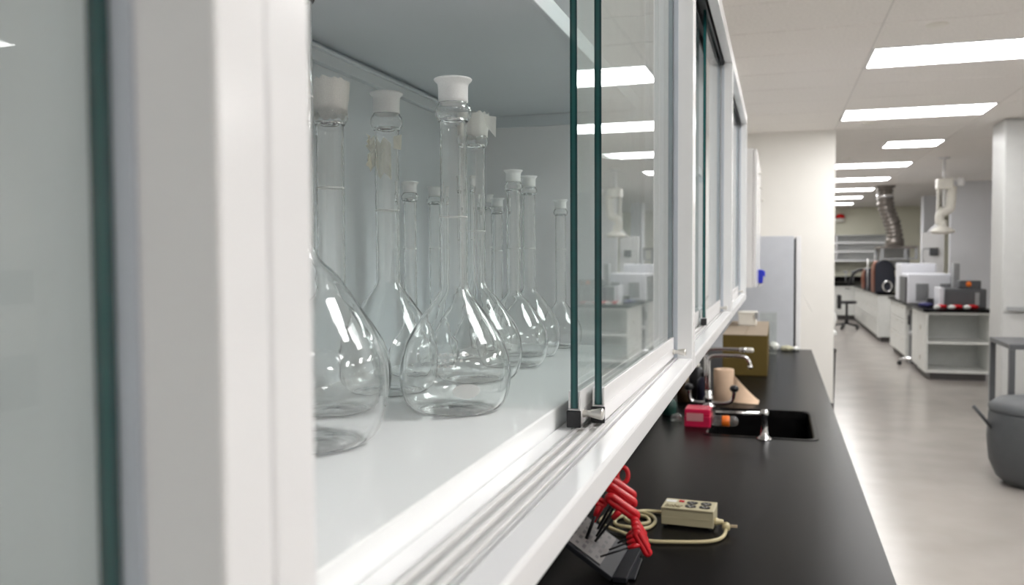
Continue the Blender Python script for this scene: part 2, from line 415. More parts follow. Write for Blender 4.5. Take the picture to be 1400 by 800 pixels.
def cabinet(y0, label, doors):
    y1 = y0 + 1.315; e = 0.024; ya, yb = y0+e, y1-e
    t = thing('wall_cabinet', label, 'cabinet', (XB, y0, 1.407), 'white wall cabinets with sliding glass doors')
    B(XB, XB+0.006, y0, y1, 1.41, ZT).build('back_panel', 'inner', t)
    for a, b in ((y0, ya), (yb, y1)):
        m = MB().box(XB+0.006, XF, a+0.0004, b-0.0004, 1.408, ZT)
        m.build('end_panel', 'white', t, bevel=0.0012)
    for yy, s in ((yb, -1), (ya, 1)):                           # grey buffer strips the doors close against
        B(-0.1735, -0.1655, min(yy, yy+s*.0015), max(yy, yy+s*.0015), 1.4335, 2.222).build('buffer_strip', 'strip', t)
    # bottom shelf with its turned-up lip
    m = MB().box(XB+0.006, -0.2205, ya, yb, 1.410, 1.452)
    m.build('bottom_shelf', 'shelf', t, bevel=0.0016)
    m = MB().box(-0.2205, -0.166, ya, yb, 1.410, 1.4275).box(-0.2185, -0.203, ya, yb, 1.4275, 1.4305)
    m.build('track_bed', 'white', t)
    m = MB()
    m.box(-0.202, -0.1985, ya, yb, 1.4275, 1.4318).box(-0.1885, -0.186, ya, yb, 1.4275, 1.4330).box(-0.1775, -0.1755, ya, yb, 1.4275, 1.4330)
    m.box(-0.170, -0.1675, ya, yb, 1.4275, 1.4325)
    m.build('track', 'alu', t, bevel=0.0005)
    m = MB().box(-0.1985, -0.1885, ya, yb, 1.4275, 1.4282).box(-0.186, -0.1775, ya, yb, 1.4275, 1.4295).box(-0.1755, -0.170, ya, yb, 1.4275, 1.4290)
    m.build('track_groove', ['alu_d'], t)
    B(-0.1655, XF, ya, yb, 1.4068, 1.4325).build('sill', 'white', t, bevel=0.003)
    # adjustable shelf, short of the back panel, on a rail with side brackets
    m = MB().box(-0.527, -0.236, ya+0.001, yb-0.001, 1.868, 1.888).box(-0.240, -0.234, ya+0.001, yb-0.001, 1.866, 1.889)
    m.build('upper_shelf', 'inner', t, bevel=0.0012)
    m = MB().box(XB+0.006, XB+0.016, ya, yb, 1.8445, 1.860).box(XB+0.006, XB+0.021, ya, yb, 1.858, 1.8625)
    m.build('shelf_rail', 'inner', t, bevel=0.001)
    for yy, s in ((ya, 1), (yb, -1)):
        q = MB().box(-0.50, -0.225, min(yy, yy+s*0.006), max(yy, yy+s*0.006), 1.847, 1.8675).build('shelf_bracket', 'inner', t)
        MB().lathe([(0, 0.0035), (0.003, 0.003), (0.0042, 0)] if s < 0 else [(0, -0.0035), (0.003, -0.003), (0.0042, 0)], (-0.518, yy-s*0.0, 1.852), 16, axis='y').build('screw', 'alu_d', q) if False else None
    for xx in (-0.521, -0.507):
        MB().lathe([(0.0042, 0), (0.0038, -0.0018), (0.002, -0.0022), (0, -0.0022)], (xx, yb, 1.858), 14, axis='y').build('screw', 'alu_d', t)
    B(XB+0.006, -0.142, ya, yb, 2.246, ZT).build('top_panel', 'white', t)
    m = MB().box(-0.164, XF, ya, yb, 2.222, ZT-0.0002); m.build('top_rail', 'white', t, bevel=0.001)
    m = MB().box(-0.216, -0.212, ya, yb, 2.214, 2.246).box(-0.1945, -0.1925, ya, yb, 2.214, 2.246).box(-0.1725, -0.1685, ya, yb, 2.214, 2.246).box(-0.2115, -0.173, ya, yb, 2.240, 2.2458)
    m.build('upper_track', 'steel_b', t)
    for (xc, a, b, kn, yd) in doors:
        sash(t, xc, a, b, 2.235, True, kn, yd)
    return t
M['strip'] = mat('grey buffer profile', (0.50, 0.54, 0.60), 0.4, var=0.03)
XI, XO = -0.200, -0.180
cabinet(-1.099, 'white wall cabinet with closed sliding glass, reflecting the room, before the flask cabinet',
        [(XI, -1.06, -0.38, None, 0), (-0.1768, -0.10, 0.1898, None, -0.55)])
cabinet(0.216, 'white wall cabinet with its sliding glass pushed open over glass flasks',
        [(XI, 0.866, 1.480, 0.878, -0.25), (XO, 0.897, 1.501, 1.487, -0.42)])
cabinet(1.531, 'empty white wall cabinet with sliding glass, next after the flask cabinet',
        [(XI, 1.56, 2.265, None, 0), (XO, 2.245, 2.813, 2.80, 0)])
cabinet(2.846, 'third white wall cabinet with sliding glass, above the sink faucet',
        [(XI, 2.88, 3.53, None, 0), (XO, 3.49, 4.128, 4.115, 0)])

# solid wall cabinet further along
t = thing('solid_wall_cabinet', 'tall white solid-door wall cabinet past the glass cabinets', 'cabinet', (-0.55, 5.6, 1.41))
B(-0.555, -0.15, 5.6, 6.95, 1.41, 2.285).build('body', 'white', t, bevel=0.003)
for k in range(3):
    a = 5.605+k*0.449; d = B(-0.148, -0.128, a, a+0.443, 1.413, 2.282).build('door', 'white', t, bevel=0.002)
    MB().lathe([(0, 0), (.006, 0), (.006, .012), (.010, .02), (0, .024)], (-0.128, a+0.40, 2.16-0.06*k), 12, axis='x').build('door_knob', 'nickel', d)
t = thing('wall_clip', 'small bright blue clip holding white paper on the solid wall cabinet', 'clip', (-0.128, 6.30, 1.45))
MB().slab([(-0.127, 6.2, 1.515), (-0.105, 6.2, 1.515), (-0.083, 6.2, 1.505), (-0.080, 6.2, 1.46), (-0.092, 6.2, 1.475), (-0.098, 6.2, 1.42), (-0.127, 6.2, 1.42)], (0, 0.12, 0)).build('clip_body', 'blue', t, bevel=0.003)
MB().slab([(-0.125, 6.22, 1.419), (-0.1, 6.22, 1.419), (-0.107, 6.22, 1.40), (-0.123, 6.22, 1.395)], (0, 0.08, 0)).build('paper_tag', 'paper', t)

# ------------------------------------------------------------------ the flasks
def flask_profile(R, H, rn, hb):
    """outer outline: body radius R, neck radius rn, total height H, body+cone height hb"""
    q = R/0.0585; z = hb/0.132
    p = [(0.0, 0.0035), (0.020*q, 0.003*z), (0.034*q, 0.0006), (0.040*q, 0.0), (0.046*q, 0.0022*z), (0.0510*q, 0.007*z), (0.0548*q, 0.0145*z), (0.0575*q, 0.025*z), (0.0585*q, 0.0365*z),
         (0.0580*q, 0.047*z), (0.0560*q, 0.0580*z), (0.0520*q, 0.0700*z), (0.0462*q, 0.0810*z), (0.0395*q, 0.0915*z), (0.0320*q, 0.1020*z), (0.0250*q, 0.1115*z), (0.0190*q, 0.1200*z)]
    rr = max(rn*1.06, 0.0150*q)
    p[-1] = (rn+0.0050*q, 0.1190*z)
    p += [(rn+0.0024*q, 0.1232*z), (rn+0.0007*q, 0.1268*z), (rn+0.0001*q, 0.1305*z), (rn, 0.148*z)]
    k = rn/0.0140
    zj = H - 0.0245*k          # start of the ground joint
    zb = zj - 0.022*k          # start of the bulb
    p += [(rn, (0.148*z+zb)/2), (rn, zb), (rn*1.10, zb+0.003*k), (rn*1.28, zb+0.008*k), (rn*1.34, zb+0.0125*k), (rn*1.30, zb+0.017*k), (rn*1.14, zb+0.0205*k), (rn*1.10, zj)]
    return p, zj, k
def flask(name, label, x, y, R, H, rn, hb, mark=0.6, zbase=1.452):
    t = thing('volumetric_flask', label, 'flask', (x, y, zbase), 'glass flasks in the cabinet')
    p, zj, k = flask_profile(R, H, rn, hb)
    w_ = 0.0014
    inner = []
    for i, (r, z) in enumerate(p):
        if r < 1e-6: inner.append((0.0, z+w_*1.4)); continue
        a = p[max(0, i-1)]; b = p[min(len(p)-1, i+1)]
        d = Vector((b[0]-a[0], b[1]-a[1])).normalized()
        inner.append((max(0.001, r-w_*d.y), z+w_*d.x))
    # walls meet at the top of the joint foot
    prof = p + [(p[-1][0]-w_*0.5, zj+0.0004)] + inner[::-1]
    # refine by interpolation
    sm = [Vector((r, z, 0)) for r, z in p]; fo = curve(sm, 3); si = [Vector((r, z, 0)) for r, z in inner]; fi = curve(si, 3)
    prof = [(max(0, v.x), v.y) for v in fo] + [(max(0, v.x), v.y) for v in fi[::-1]]
    prof[0] = (0.0, p[0][1]); prof[-1] = (0.0, inner[0][1])
    b = MB().lathe(prof, (x, y, zbase), 56).build('glass_body', 'glass', t)
    j = [(rn*1.10, zj), (rn*1.09, zj+0.004*k), (rn*1.10, zj+0.016*k), (rn*1.16, zj+0.0195*k), (rn*1.36, zj+0.0222*k), (rn*1.40, zj+0.0237*k), (rn*1.34, zj+0.0245*k), (rn*1.18, zj+0.0238*k),
         (rn*0.98, zj+0.018*k), (rn*0.94, zj+0.010*k), (rn*0.93, zj+0.001*k), (rn*0.98, zj)]
    MB().lathe(j, (x, y, zbase), 40, closed=True).build('ground_joint', 'frost', t)
    zm = 0.137*hb/0.132 + (zj-0.022*k-0.137*hb/0.132)*mark
    MB().lathe([(rn+0.0001, zm), (rn+0.0003, zm+0.0003), (rn+0.0003, zm+0.0008), (rn+0.0001, zm+0.0011)], (x, y, zbase), 40).build('graduation_ring', 'mark', t)
    t['_r'] = 0
    del t['_r']
    return t, p, zj, k
FL = {}
FL['F1'] = flask('f', 'largest glass flask, beside the white post, its neck hidden', -0.389, 0.640, 0.0755, 0.42, 0.0150, 0.172)
FL['F2'] = flask('f', 'tall glass flask with film tape wrapped round its mouth, behind the largest flask', -0.438, 0.786, 0.060, 0.338, 0.0142, 0.132)
FL['F3'] = flask('f', 'tall clear flask with white oval spot on its body, standing before the others', -0.319, 0.828, 0.0578, 0.341, 0.0140, 0.131, 0.40)
FL['F4'] = flask('f', 'tall glass flask with crumpled yellowed tape on its neck', -0.436, 0.916, 0.0575, 0.350, 0.0140, 0.134, 0.45)
FL['F6'] = flask('f', 'tall flask with a tape flap sticking out at its mouth', -0.372, 1.040, 0.060, 0.340, 0.0132, 0.130, 0.35)
FL['F7'] = flask('f', 'medium clear flask, the nearer one of the pair behind the taped flask', -0.366, 1.189, 0.0495, 0.284, 0.0098, 0.112, 0.4)
FL['F8'] = flask('f', 'medium clear flask, the further one of the pair by the glass doors', -0.379, 1.315, 0.0495, 0.287, 0.0098, 0.112, 0.4)
FL['F9'] = flask('f', 'small clear flask standing alone, partly behind the glass door edge', -0.362, 1.455, 0.037, 0.258, 0.0092, 0.083)
for k, (x, y, h, lb) in enumerate(((-0.468, 1.052, 0.259, 'small flask at the cabinet back, seen behind the flask with yellowed tape'),
                                   (-0.480, 1.168, 0.262, 'small flask at the cabinet back, just beside the spotted flask neck'),
                                   (-0.460, 1.262, 0.285, 'small flask at the cabinet back, behind the tape-flap flask neck'),
                                   (-0.490, 1.435, 0.269, 'small flask in the back cabinet corner, first of a close pair'),
                                   (-0.450, 1.370, 0.257, 'small flask near the back cabinet corner, second of a close pair'))):
    FL['B%d' % k] = flask('f', lb, x, y, 0.032, h, 0.0085, 0.075)
def surf(fl, z, ang, lift=0.0004):
    t, p = fl[0], fl[1]
    c = t.location
    for i in range(4, len(p)-1):
        if p[i][1] <= z <= p[i+1][1]:
            u = (z-p[i][1])/(p[i+1][1]-p[i][1]); r = p[i][0]*(1-u)+p[i+1][0]*u; break
    return Vector((c.x+(r+lift)*math.cos(ang), c.y+(r+lift)*math.sin(ang), c.z+z))
def patch(fl, zc, ac, hz, ha, name, m, n=10, oval=True):
    mb = MB(); vs = []; N = 20; fs = []
    if oval:
        vs = [surf(fl, zc, ac, 0.0007)] + [surf(fl, zc+hz*math.sin(2*PI*k/N), ac+ha*math.cos(2*PI*k/N), 0.0007) for k in range(N)]
        fs = [(0, 1+k, 1+(k+1) % N) for k in range(N)]
    mb.add(vs, fs, 0, True); return mb.build(name, m, fl[0])
patch(FL['F3'], 0.0275, math.radians(-58), 0.0075, 0.24, 'label_spot', 'mark')
mb = MB()                                           # small printed lines above the spot
for r in range(3):
    zc = 0.062-r*0.0055; a0 = math.radians(-86)
    for k in range(6-r):
        a = a0 + k*0.095; da = 0.03 + 0.018*((k*7+r*3) % 3)
        mb.add([surf(FL['F3'], zc, a), surf(FL['F3'], zc, a+da), surf(FL['F3'], zc+0.0024, a+da), surf(FL['F3'], zc+0.0024, a)], [(0, 1, 2, 3)])
mb.build('printed_lines', 'mark', FL['F3'][0])
# tape wraps
def wrap(fl, z0, z1, r0, r1, m, jag=0.0012, name='tape_wrap'):
    c = fl[0].location; N = 40; vs = []; rows = 7
    for i in range(rows):
        u = i/(rows-1); z = z0+(z1-z0)*u
        for k in range(N):
            a = 2*PI*k/N
            r = r0+(r1-r0)*u + random.uniform(-jag, jag)*0.5
            dz = (random.uniform(-jag, jag)*1.6 if i in (0, rows-1) else 0)
            vs.append((c.x+r*math.cos(a), c.y+r*math.sin(a), c.z+z+dz))
    fs = [(i*N+k, i*N+(k+1) % N, (i+1)*N+(k+1) % N, (i+1)*N+k) for i in range(rows-1) for k in range(N)]
    o = MB().add(vs, fs, 0, True).build(name, m, fl[0]); return o
f = FL['F2']; zt = 0.338
wrap(f, zt-0.036, zt+0.0005, 0.0178, 0.0205, 'tape', 0.0018)
c = f[0].location
MB().add([(c.x-0.012, c.y-0.012, c.z+zt-0.016), (c.x-0.029, c.y-0.018, c.z+zt-0.020), (c.x-0.034, c.y-0.020, c.z+zt-0.041), (c.x-0.013, c.y-0.014, c.z+zt-0.046)], [(0, 1, 2, 3)]).build('tape_flap', 'tape', f[0])
f = FL['F6']; zt = 0.340; c = f[0].location
wrap(f, zt-0.028, zt+0.0012, 0.0168, 0.0190, 'tape', 0.0012)
MB().add([(c.x+0.014, c.y-0.010, c.z+zt-0.002), (c.x+0.031, c.y-0.004, c.z+zt-0.004), (c.x+0.030, c.y-0.004, c.z+zt-0.030), (c.x+0.020, c.y-0.008, c.z+zt-0.017)], [(0, 1, 2, 3)]).build('tape_flap', 'tape', f[0])
MB().add([(c.x-0.018, c.y+0.004, c.z+zt+0.0005), (c.x-0.012, c.y-0.002, c.z+zt+0.0065), (c.x+0.001, c.y+0.002, c.z+zt+0.005), (c.x+0.010, c.y+0.004, c.z+zt+0.0005)], [(0, 1, 2, 3)]).build('tape_flap', 'tape', f[0])
f = FL['F4']; c = f[0].location
mb = MB(); N = 9
zc = 0.286; W = 0.026
pts = []
for i in range(N):
    for j in range(8):
        a = math.radians(-128 - i*17)
        r = 0.0152 + (0.009 if i in (0, 1, 2) else 0.0015)*random.uniform(0.2, 1) + (0.004 if i == 0 else 0)
        zz = zc + 0.016 - j*(0.0052 if i < 4 else 0.0062) + random.uniform(-.0012, .0012) - 0.004*(i % 3)
        pts.append((c.x+r*math.cos(a), c.y+r*math.sin(a), c.z+zz))
mb.add(pts, [(i*8+j, (i+1)*8+j, (i+1)*8+j+1, i*8+j+1) for i in range(N-1) for j in range(7)], 0, False)
mb.build('tape_wrap', 'tape_y', f[0])
MB().add([(c.x+0.012, c.y-0.008, c.z+zc+0.012), (c.x+0.022, c.y-0.006, c.z+zc+0.014), (c.x+0.021, c.y-0.006, c.z+zc-0.004), (c.x+0.013, c.y-0.009, c.z+zc-0.002)], [(0, 1, 2, 3)]).build('tape_flap', 'tape_y', f[0])

# ------------------------------------------------------------------ counter run
SX0, SX1, SY0, SY1 = -0.27, 0.145, 3.41, 4.035
m = MB()
m.box(-0.555, 0.247, -1.0, SY0, 0.878, 0.91).box(-0.555, 0.247, SY1, 6.735, 0.878, 0.91).box(-0.555, SX0, SY0, SY1, 0.878, 0.91).box(SX1, 0.247, SY0, SY1, 0.878, 0.91)
o = m.build('countertop', 'epoxy'); tag(o, 'long black epoxy countertop with inset sink under the wall cabinets', 'countertop')
o = B(-0.558, -0.54, -1.0, 6.735, 0.911, 1.02).build('backsplash', 'epoxy'); tag(o, 'low black upstand along the wall behind the countertop', 'backsplash')
BY = [-0.98, -0.05, 0.90, 1.85, 2.60, 3.36, 4.10, 5.00, 5.85, 6.70]
NTH = ['ninth', 'eighth', 'seventh', 'sixth', 'fifth', 'fourth', 'third', 'second', 'first']
for k in range(9):
    y0, y1 = BY[k]+.001, BY[k+1]-.001; hi = 0.66 if k == 5 else 0.877
    t = thing('base_cabinet', 'white base cabinet under the black countertop, %s from its aisle end' % NTH[k], 'cabinet', (-0.1, y0, 0), 'white base cabinets under the counter')
    m = MB().box(-0.54, 0.19, y0, y0+0.02, 0.1, hi).box(-0.54, 0.19, y1-.02, y1, 0.1, hi).box(-0.54, 0.19, y0+.02, y1-.02, 0.1, 0.12).box(-0.54, -0.53, y0+.02, y1-.02, .12, hi)
    m.build('body', 'bench', t); B(-0.5, 0.14, y0, y1, 0.0, 0.099).build('toe_kick', 'kick', t)
    ym = (y0+y1)/2
    for a, b in ((y0+.002, ym-.002), (ym+.002, y1-.002)):
        d = B(0.191, 0.209, a, b, 0.105, 0.872).build('door', 'bench', t, bevel=0.002)
        MB().box(0.2095, 0.232, (a+b)/2-.05, (a+b)/2+.05, 0.80, 0.81).build('door_handle', 'nickel', d)
# sink
t = thing('sink', 'black inset sink in the black countertop by the chrome faucet', 'sink', ((SX0+SX1)/2, (SY0+SY1)/2, 0.70))
def rrect(x0, x1, y0, y1, r, n=5):
    out = []
    for cx, cy_, a0 in ((x1-r, y1-r, 0), (x0+r, y1-r, 90), (x0+r, y0+r, 180), (x1-r, y0+r, 270)):
        for k in range(n+1):
            a = math.radians(a0+90*k/n); out.append((cx+r*math.cos(a), cy_+r*math.sin(a)))
    return out
m = MB(); rings = []
for (g, z, r) in ((-0.012, 0.9105, 0.04), (-0.010, 0.913, 0.04), (0.004, 0.9125, 0.04), (0.010, 0.908, 0.045), (0.014, 0.88, 0.05), (0.020, 0.70, 0.06)):
    rings.append([(x, y, z) for x, y in rrect(SX0+g, SX1-g, SY0+g, SY1-g, r)])
n = len(rings[0])
for rs in range(3):
    m.add(rings[rs]+rings[rs+1], [(k, (k+1) % n, n+(k+1) % n, n+k) for k in range(n)], 0, True)
m.build('rim', 'rimmat' if 'rimmat' in M else 'epoxy', t)
m = MB()
for rs in range(3, 5):
    m.add(rings[rs]+rings[rs+1], [(k, (k+1) % n, n+(k+1) % n, n+k) for k in range(n)], 0, True)
m.add(rings[5], [tuple(range(n))]); m.build('basin', 'epoxy', t)
MB().lathe([(0, 0.704), (0.03, 0.704), (0.042, 0.707), (0.045, 0.7005)], (-0.06, 3.72, 0), 24).build('drain', 'chrome', t)

# lab faucet
t = thing('lab_faucet', 'chrome laboratory faucet with two black knobs behind the sink', 'faucet', (-0.303, 4.065, 0.91))
FY = 4.065
MB().lathe([(0, 0), (0.034, 0), (0.034, 0.006), (0.022, 0.012), (0.018, 0.020), (0.022, 0.030), (0.022, 0.045), (0.016, 0.055), (0.016, 0.075), (0, 0.075)], (-0.303, FY, 0.91), 24).build('base', 'chrome', t)
b1 = curve([(-0.303, FY, 0.975), (-0.303, FY, 1.06), (-0.303, FY, 1.125), (-0.292, FY, 1.142), (-0.27, FY, 1.148), (-0.20, FY, 1.149), (-0.15, FY, 1.147), (-0.130, FY, 1.138), (-0.119, FY, 1.118), (-0.116, FY, 1.10)], 6)
MB().tube(b1, 0.0085, 14).build('spout', 'chrome', t)
MB().lathe([(0, 0), (.011, 0), (.011, .014), (.0085, .016)], (-0.116, FY, 1.092), 14).build('nozzle', 'chrome', t)
b2 = curve([(-0.316, FY+0.004, 0.975), (-0.316, FY+0.004, 1.08), (-0.316, FY+0.004, 1.15), (-0.305, FY, 1.172), (-0.28, FY, 1.179), (-0.20, FY, 1.180), (-0.135, FY, 1.178)], 6)
MB().tube(b2, 0.0075, 14).build('upper_pipe', 'chrome', t)
MB().lathe([(0.0, -0.03), (.011, -0.03), (.0115, 0.0), (.009, .002), (0, .002)], (-0.135, FY, 1.178), 14, axis='x').build('pipe_collar', 'chrome', t)
MB().lathe([(.008, 0), (.011, .003), (.011, .026), (.007, .032), (0, .033)], (-0.133, FY, 1.178), 14, axis='x').build('white_tip', 'ivory', t)
for s, pts in ((-1, [(-0.303, FY, 0.928), (-0.35, FY, 0.926), (-0.378, FY, 0.932), (-0.390, FY, 0.952), (-0.393, FY, 0.985)]), (1, [(-0.303, FY, 0.928), (-0.24, FY, 0.926), (-0.205, FY, 0.934), (-0.191, FY, 0.955), (-0.187, FY, 0.985)])):
    a = MB().tube(curve(pts, 6), 0.009, 12).build('valve_arm', 'chrome', t)
    q = Vector(pts[-1])
    MB().lathe([(0, 0), (.012, 0.0), (.019, .006), (.022, .016), (.016, .026), (.008, .03), (0, .03)], (q.x, q.y, q.z-0.002), 10).build('valve_knob', 'black', a)
t = thing('water_tap', 'slim chrome right-angled tap standing at the front edge of the sink', 'tap', (-0.043, 3.385, 0.91))
MB().lathe([(0, 0), (.028, 0), (.028, .004), (.020, .010), (.014, .016), (.014, .030), (.0125, .034), (.0125, .085), (.015, .088), (.015, .108), (.010, .114), (0, .114)], (-0.043, 3.385, 0.91), 20).build('column', 'chrome', t)
MB().tube([(-0.043, 3.385, 1.008), (-0.15, 3.385, 1.006), (-0.225, 3.385, 1.004)], 0.0075, 14).build('arm', 'chrome', t)

# ------------------------------------------------------------------ things on the counter
t = thing('cardboard_box', 'brown cardboard box with pale top standing past the faucet', 'box', (-0.18, 5.72, 0.91))
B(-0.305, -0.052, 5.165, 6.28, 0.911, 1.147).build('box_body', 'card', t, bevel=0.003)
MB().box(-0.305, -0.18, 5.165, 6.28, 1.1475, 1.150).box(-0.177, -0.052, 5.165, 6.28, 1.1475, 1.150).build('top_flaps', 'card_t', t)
# paper towel roll and its loose end
t = thing('paper_towel_roll', 'upright brown paper towel roll with loose sheet trailing, behind the faucet', 'towel roll', (-0.243, 4.22, 0.91))
RX, RY = -0.243, 4.215
MB().lathe([(0.017, 0.001), (0.047, 0.001), (0.0485, 0.004), (0.0485, 0.155), (0.047, 0.158), (0.017, 0.158)], (RX, RY, 0.91), 40, closed=True).build('paper_roll', 'kraft', t)
MB().lathe([(0.0135, 0.0005), (0.0165, 0.0005), (0.0165, 0.157), (0.0135, 0.157)], (RX, RY, 0.91), 24, closed=True).build('core', 'core', t)
n = 12; vs = []
for i in range(n+1):
    u = i/n
    x = RX+0.047 + 0.118*u; y = RY - 0.02 + 0.05*u
    zt_ = 0.911+0.132*(1-u)**1.15+0.006*u; vs.append((x, y, zt_)); vs.append((x-0.004*u, y-0.085*u**0.8, 0.9125))
vs2 = [(a+0.0008, b+0.0012, c+0.0008) for a, b, c in vs]; N2 = len(vs)
fs = [(2*i, 2*i+2, 2*i+3, 2*i+1) for i in range(n)]
MB().add(vs+vs2, fs + [tuple(N2+q for q in f_[::-1]) for f_ in fs], 0, True).build('loose_sheet', 'kraft', t)
# tip box
t = thing('pipette_tip_box', 'pink plastic tip box with pale label before the faucet', 'box', (-0.308, 3.60, 0.91))
B(-0.361, -0.256, 3.545, 3.66, 0.9105, 0.955).build('box_base', 'pink', t, bevel=0.004)
B(-0.360, -0.257, 3.546, 3.659, 0.9555, 0.984).build('lid', 'pink', t, bevel=0.005)
B(-0.352, -0.285, 3.5435, 3.5448, 0.936, 0.968).build('paper_label', 'pink_l', t)
# bottle lying by it
t = thing('clear_bottle', 'clear plastic bottle with orange cap lying by the pink box', 'bottle', (-0.2, 3.6, 0.932))
ang = math.radians(8)
MB().lathe([(0, 0), (.018, 0), (.021, .003), (.021, .035), (.016, .044), (.013, .048), (.013, .05)], (-0.252, 3.60, 0.9325), 24, axis='x').build('bottle_body', 'clear', t)
MB().lathe([(0, .0), (.0215, .0), (.022, .003), (.022, .027), (.020, .030), (0, .030)], (-0.213, 3.598, 0.9325), 24, axis='x').build('cap', 'orange', t)
MB().lathe([(.020, .0), (.021, .012), (.018, .026), (.009, .034), (0, .036)], (-0.183, 3.598, 0.9325), 24, axis='x').build('clear_tip', 'clear', t)
o = MB().lathe([(0, 0), (.020, 0), (.024, .008), (.024, .020), (.020, .026), (.012, .030), (0, .031)], (-0.405, 3.66, 0.911), 20).build('plastic_lid', 'clear'); tag(o, 'upturned clear plastic lid beside the pink box, by the wall', 'lid')
o = MB().lathe([(0, 0), (.030, 0), (.033, .006), (.033, .055), (.022, .068), (.012, .078), (.012, .10), (0, .10)], (-0.452, 3.80, 0.911), 20).build('green_bottle', 'teal'); tag(o, 'squat dark green bottle by the wall behind the plastic lid', 'bottle')
t = thing('amber_bottle', 'dark bottle with tan cap by the wall beside the faucet', 'bottle', (-0.425, 4.16, 0.91))
MB().lathe([(0, 0), (.032, 0), (.035, .006), (.035, .075), (.020, .095), (.015, .10), (0, .10)], (-0.425, 4.16, 0.911), 20).build('bottle_body', 'amber', t)
MB().lathe([(0.0, .10), (.020, .10), (.020, .122), (0, .124)], (-0.425, 4.16, 0.911), 20).build('cap', 'tan', t)
t = thing('wash_bottle', 'dark blue plastic bottle between the faucet column and the towel roll', 'bottle', (-0.335, 4.24, 0.91))
MB().lathe([(0, 0), (.031, 0), (.034, .005), (.034, .095), (.022, .112), (.014, .117), (0, .117)], (-0.335, 4.215, 0.911), 20).build('bottle_body', 'navy', t)
MB().lathe([(0, .117), (.016, .117), (.016, .138), (0, .14)], (-0.335, 4.215, 0.911), 20).build('cap', 'black', t)
t = thing('soap_bottle', 'black bottle with ivory collar behind the dark blue bottle', 'bottle', (-0.385, 4.36, 0.91))
MB().lathe([(0, 0), (.033, 0), (.036, .005), (.036, .125), (.022, .142), (0, .142)], (-0.385, 4.38, 0.911), 20).build('bottle_body', 'black', t)
MB().lathe([(0, .142), (.015, .142), (.015, .160), (0, .162)], (-0.385, 4.38, 0.911), 20).build('collar', 'ivory', t)
# behind the box
t = thing('storage_tub', 'translucent white storage tub with grey latch on top of the cardboard box', 'tub', (-0.18, 5.9, 1.15))
m = MB().box(-0.245, -0.13, 5.85, 6.02, 1.151, 1.225).box(-0.250, -0.125, 5.845, 6.025, 1.226, 1.24)
m.build('tub_body', 'ivory', t, bevel=0.004); B(-0.140, -0.122, 5.835, 5.843, 1.195, 1.238).build('latch', 'lgrey', t)
o = B(-0.118, -0.002, 6.34, 6.50, 0.911, 1.205).build('clear_bin', 'clear', bevel=0.004); tag(o, 'tall clear plastic bin standing behind the cardboard box', 'bin')
def crumple(name, c, s, m, label, cat):
    bm = bmesh.new(); bmesh.ops.create_icosphere(bm, subdivisions=3, radius=1)
    for v in bm.verts:
        n = math.sin(v.co.x*7+c[0]*40)*math.cos(v.co.y*6+v.co.z*5+c[1]*9)*0.22
        v.co *= (1+n); v.co.x *= s[0]; v.co.y *= s[1]; v.co.z = max(v.co.z, -0.8)*s[2]
        v.co += Vector(c)
    me = bpy.data.meshes.new(name); bm.to_mesh(me); bm.free(); me.materials.append(M[m])
    for p_ in me.polygons: p_.use_smooth = True
    o = bpy.data.objects.new(name, me); C.objects.link(o); tag(o, label, cat); return o
crumple('crumpled_tissue', (-0.02, 6.62, 0.938), (0.036, 0.05, 0.034), 'paper', 'white crumpled tissue at the far end of the countertop', 'tissue')
crumple('rubber_glove', (0.07, 6.61, 0.928), (0.045, 0.05, 0.021), 'olive', 'pale olive crumpled glove beside the white tissue', 'glove')
crumple('tissue_wad', (0.135, 6.63, 0.925), (0.024, 0.04, 0.018), 'paper', 'small white wad beside the olive glove at the countertop corner', 'tissue')

# power strip
t = thing('power_strip', 'beige four-outlet power strip with coiled ivory cord on the black countertop', 'power strip', (-0.215, 2.25, 0.91))
TURN = Matrix.Rotation(math.radians(-3), 4, 'Z')
def L(mb, name, mats, parent, bevel=0):
    mb.v = [tuple(TURN @ Vector(v)) for v in mb.v]
    return mb.build(name, mats, parent, bevel=bevel, local=True)
m = MB().box(-0.0665, 0.0665, -0.041, 0.041, 0.006, 0.048); L(m, 'housing', 'beige', t, 0.0015)
m = MB().box(-0.0665, 0.0665, -0.0435, 0.0435, 0.0482, 0.0515); L(m, 'face_plate', 'beige_t', t, 0.0012)
m = MB().box(-0.0665, 0.0665, -0.0416, -0.0411, 0.026, 0.027); L(m, 'side_seam', 'beige_t', t)
for sx in (-1, 1):
    for sy in (-1, 1): L(MB().lathe([(0, 0), (.005, 0), (.005, .0058), (0, .0058)], (sx*0.057, sy*0.033, 0.0006), 12), 'foot', 'rubber', t)
for i in range(2):
    for j in range(2):
        cx, cy2 = 0.005+i*0.036, -0.017+j*0.033
        pts = [(cx+0.0155*math.cos(a)*(1 if abs(math.cos(a)) < .86 else .92), cy2+0.0135*math.sin(a), 0.0517) for a in [2*PI*q/20 for q in range(20)]]
        q = L(MB().slab(pts, (0, 0, 0.0012)), 'outlet', 'black', t)
        L(MB().box(cx-.006, cx-.0042, cy2-.002, cy2+.006, .0530, .0532).box(cx+.0042, cx+.006, cy2-.002, cy2+.006, .0530, .0532).lathe([(.0026, 0), (.0026, .0003), (0, .0003)], (cx, cy2-.007, .0529), 10), 'outlet_slots', 'alu_d', q)
L(MB().box(-0.030, -0.016, 0.014, 0.026, 0.0517, 0.0545), 'switch', 'switch_red' if 'switch_red' in M else 'red', t, 0.001)
L(MB().box(-0.064, -0.036, 0.010, 0.030, 0.05165, 0.0520), 'rating_label', 'paper', t)
L(MB().box(-0.022, -0.0165, 0.019, 0.024, 0.0546, 0.0550), 'pilot_lamp', 'pink_l', t)
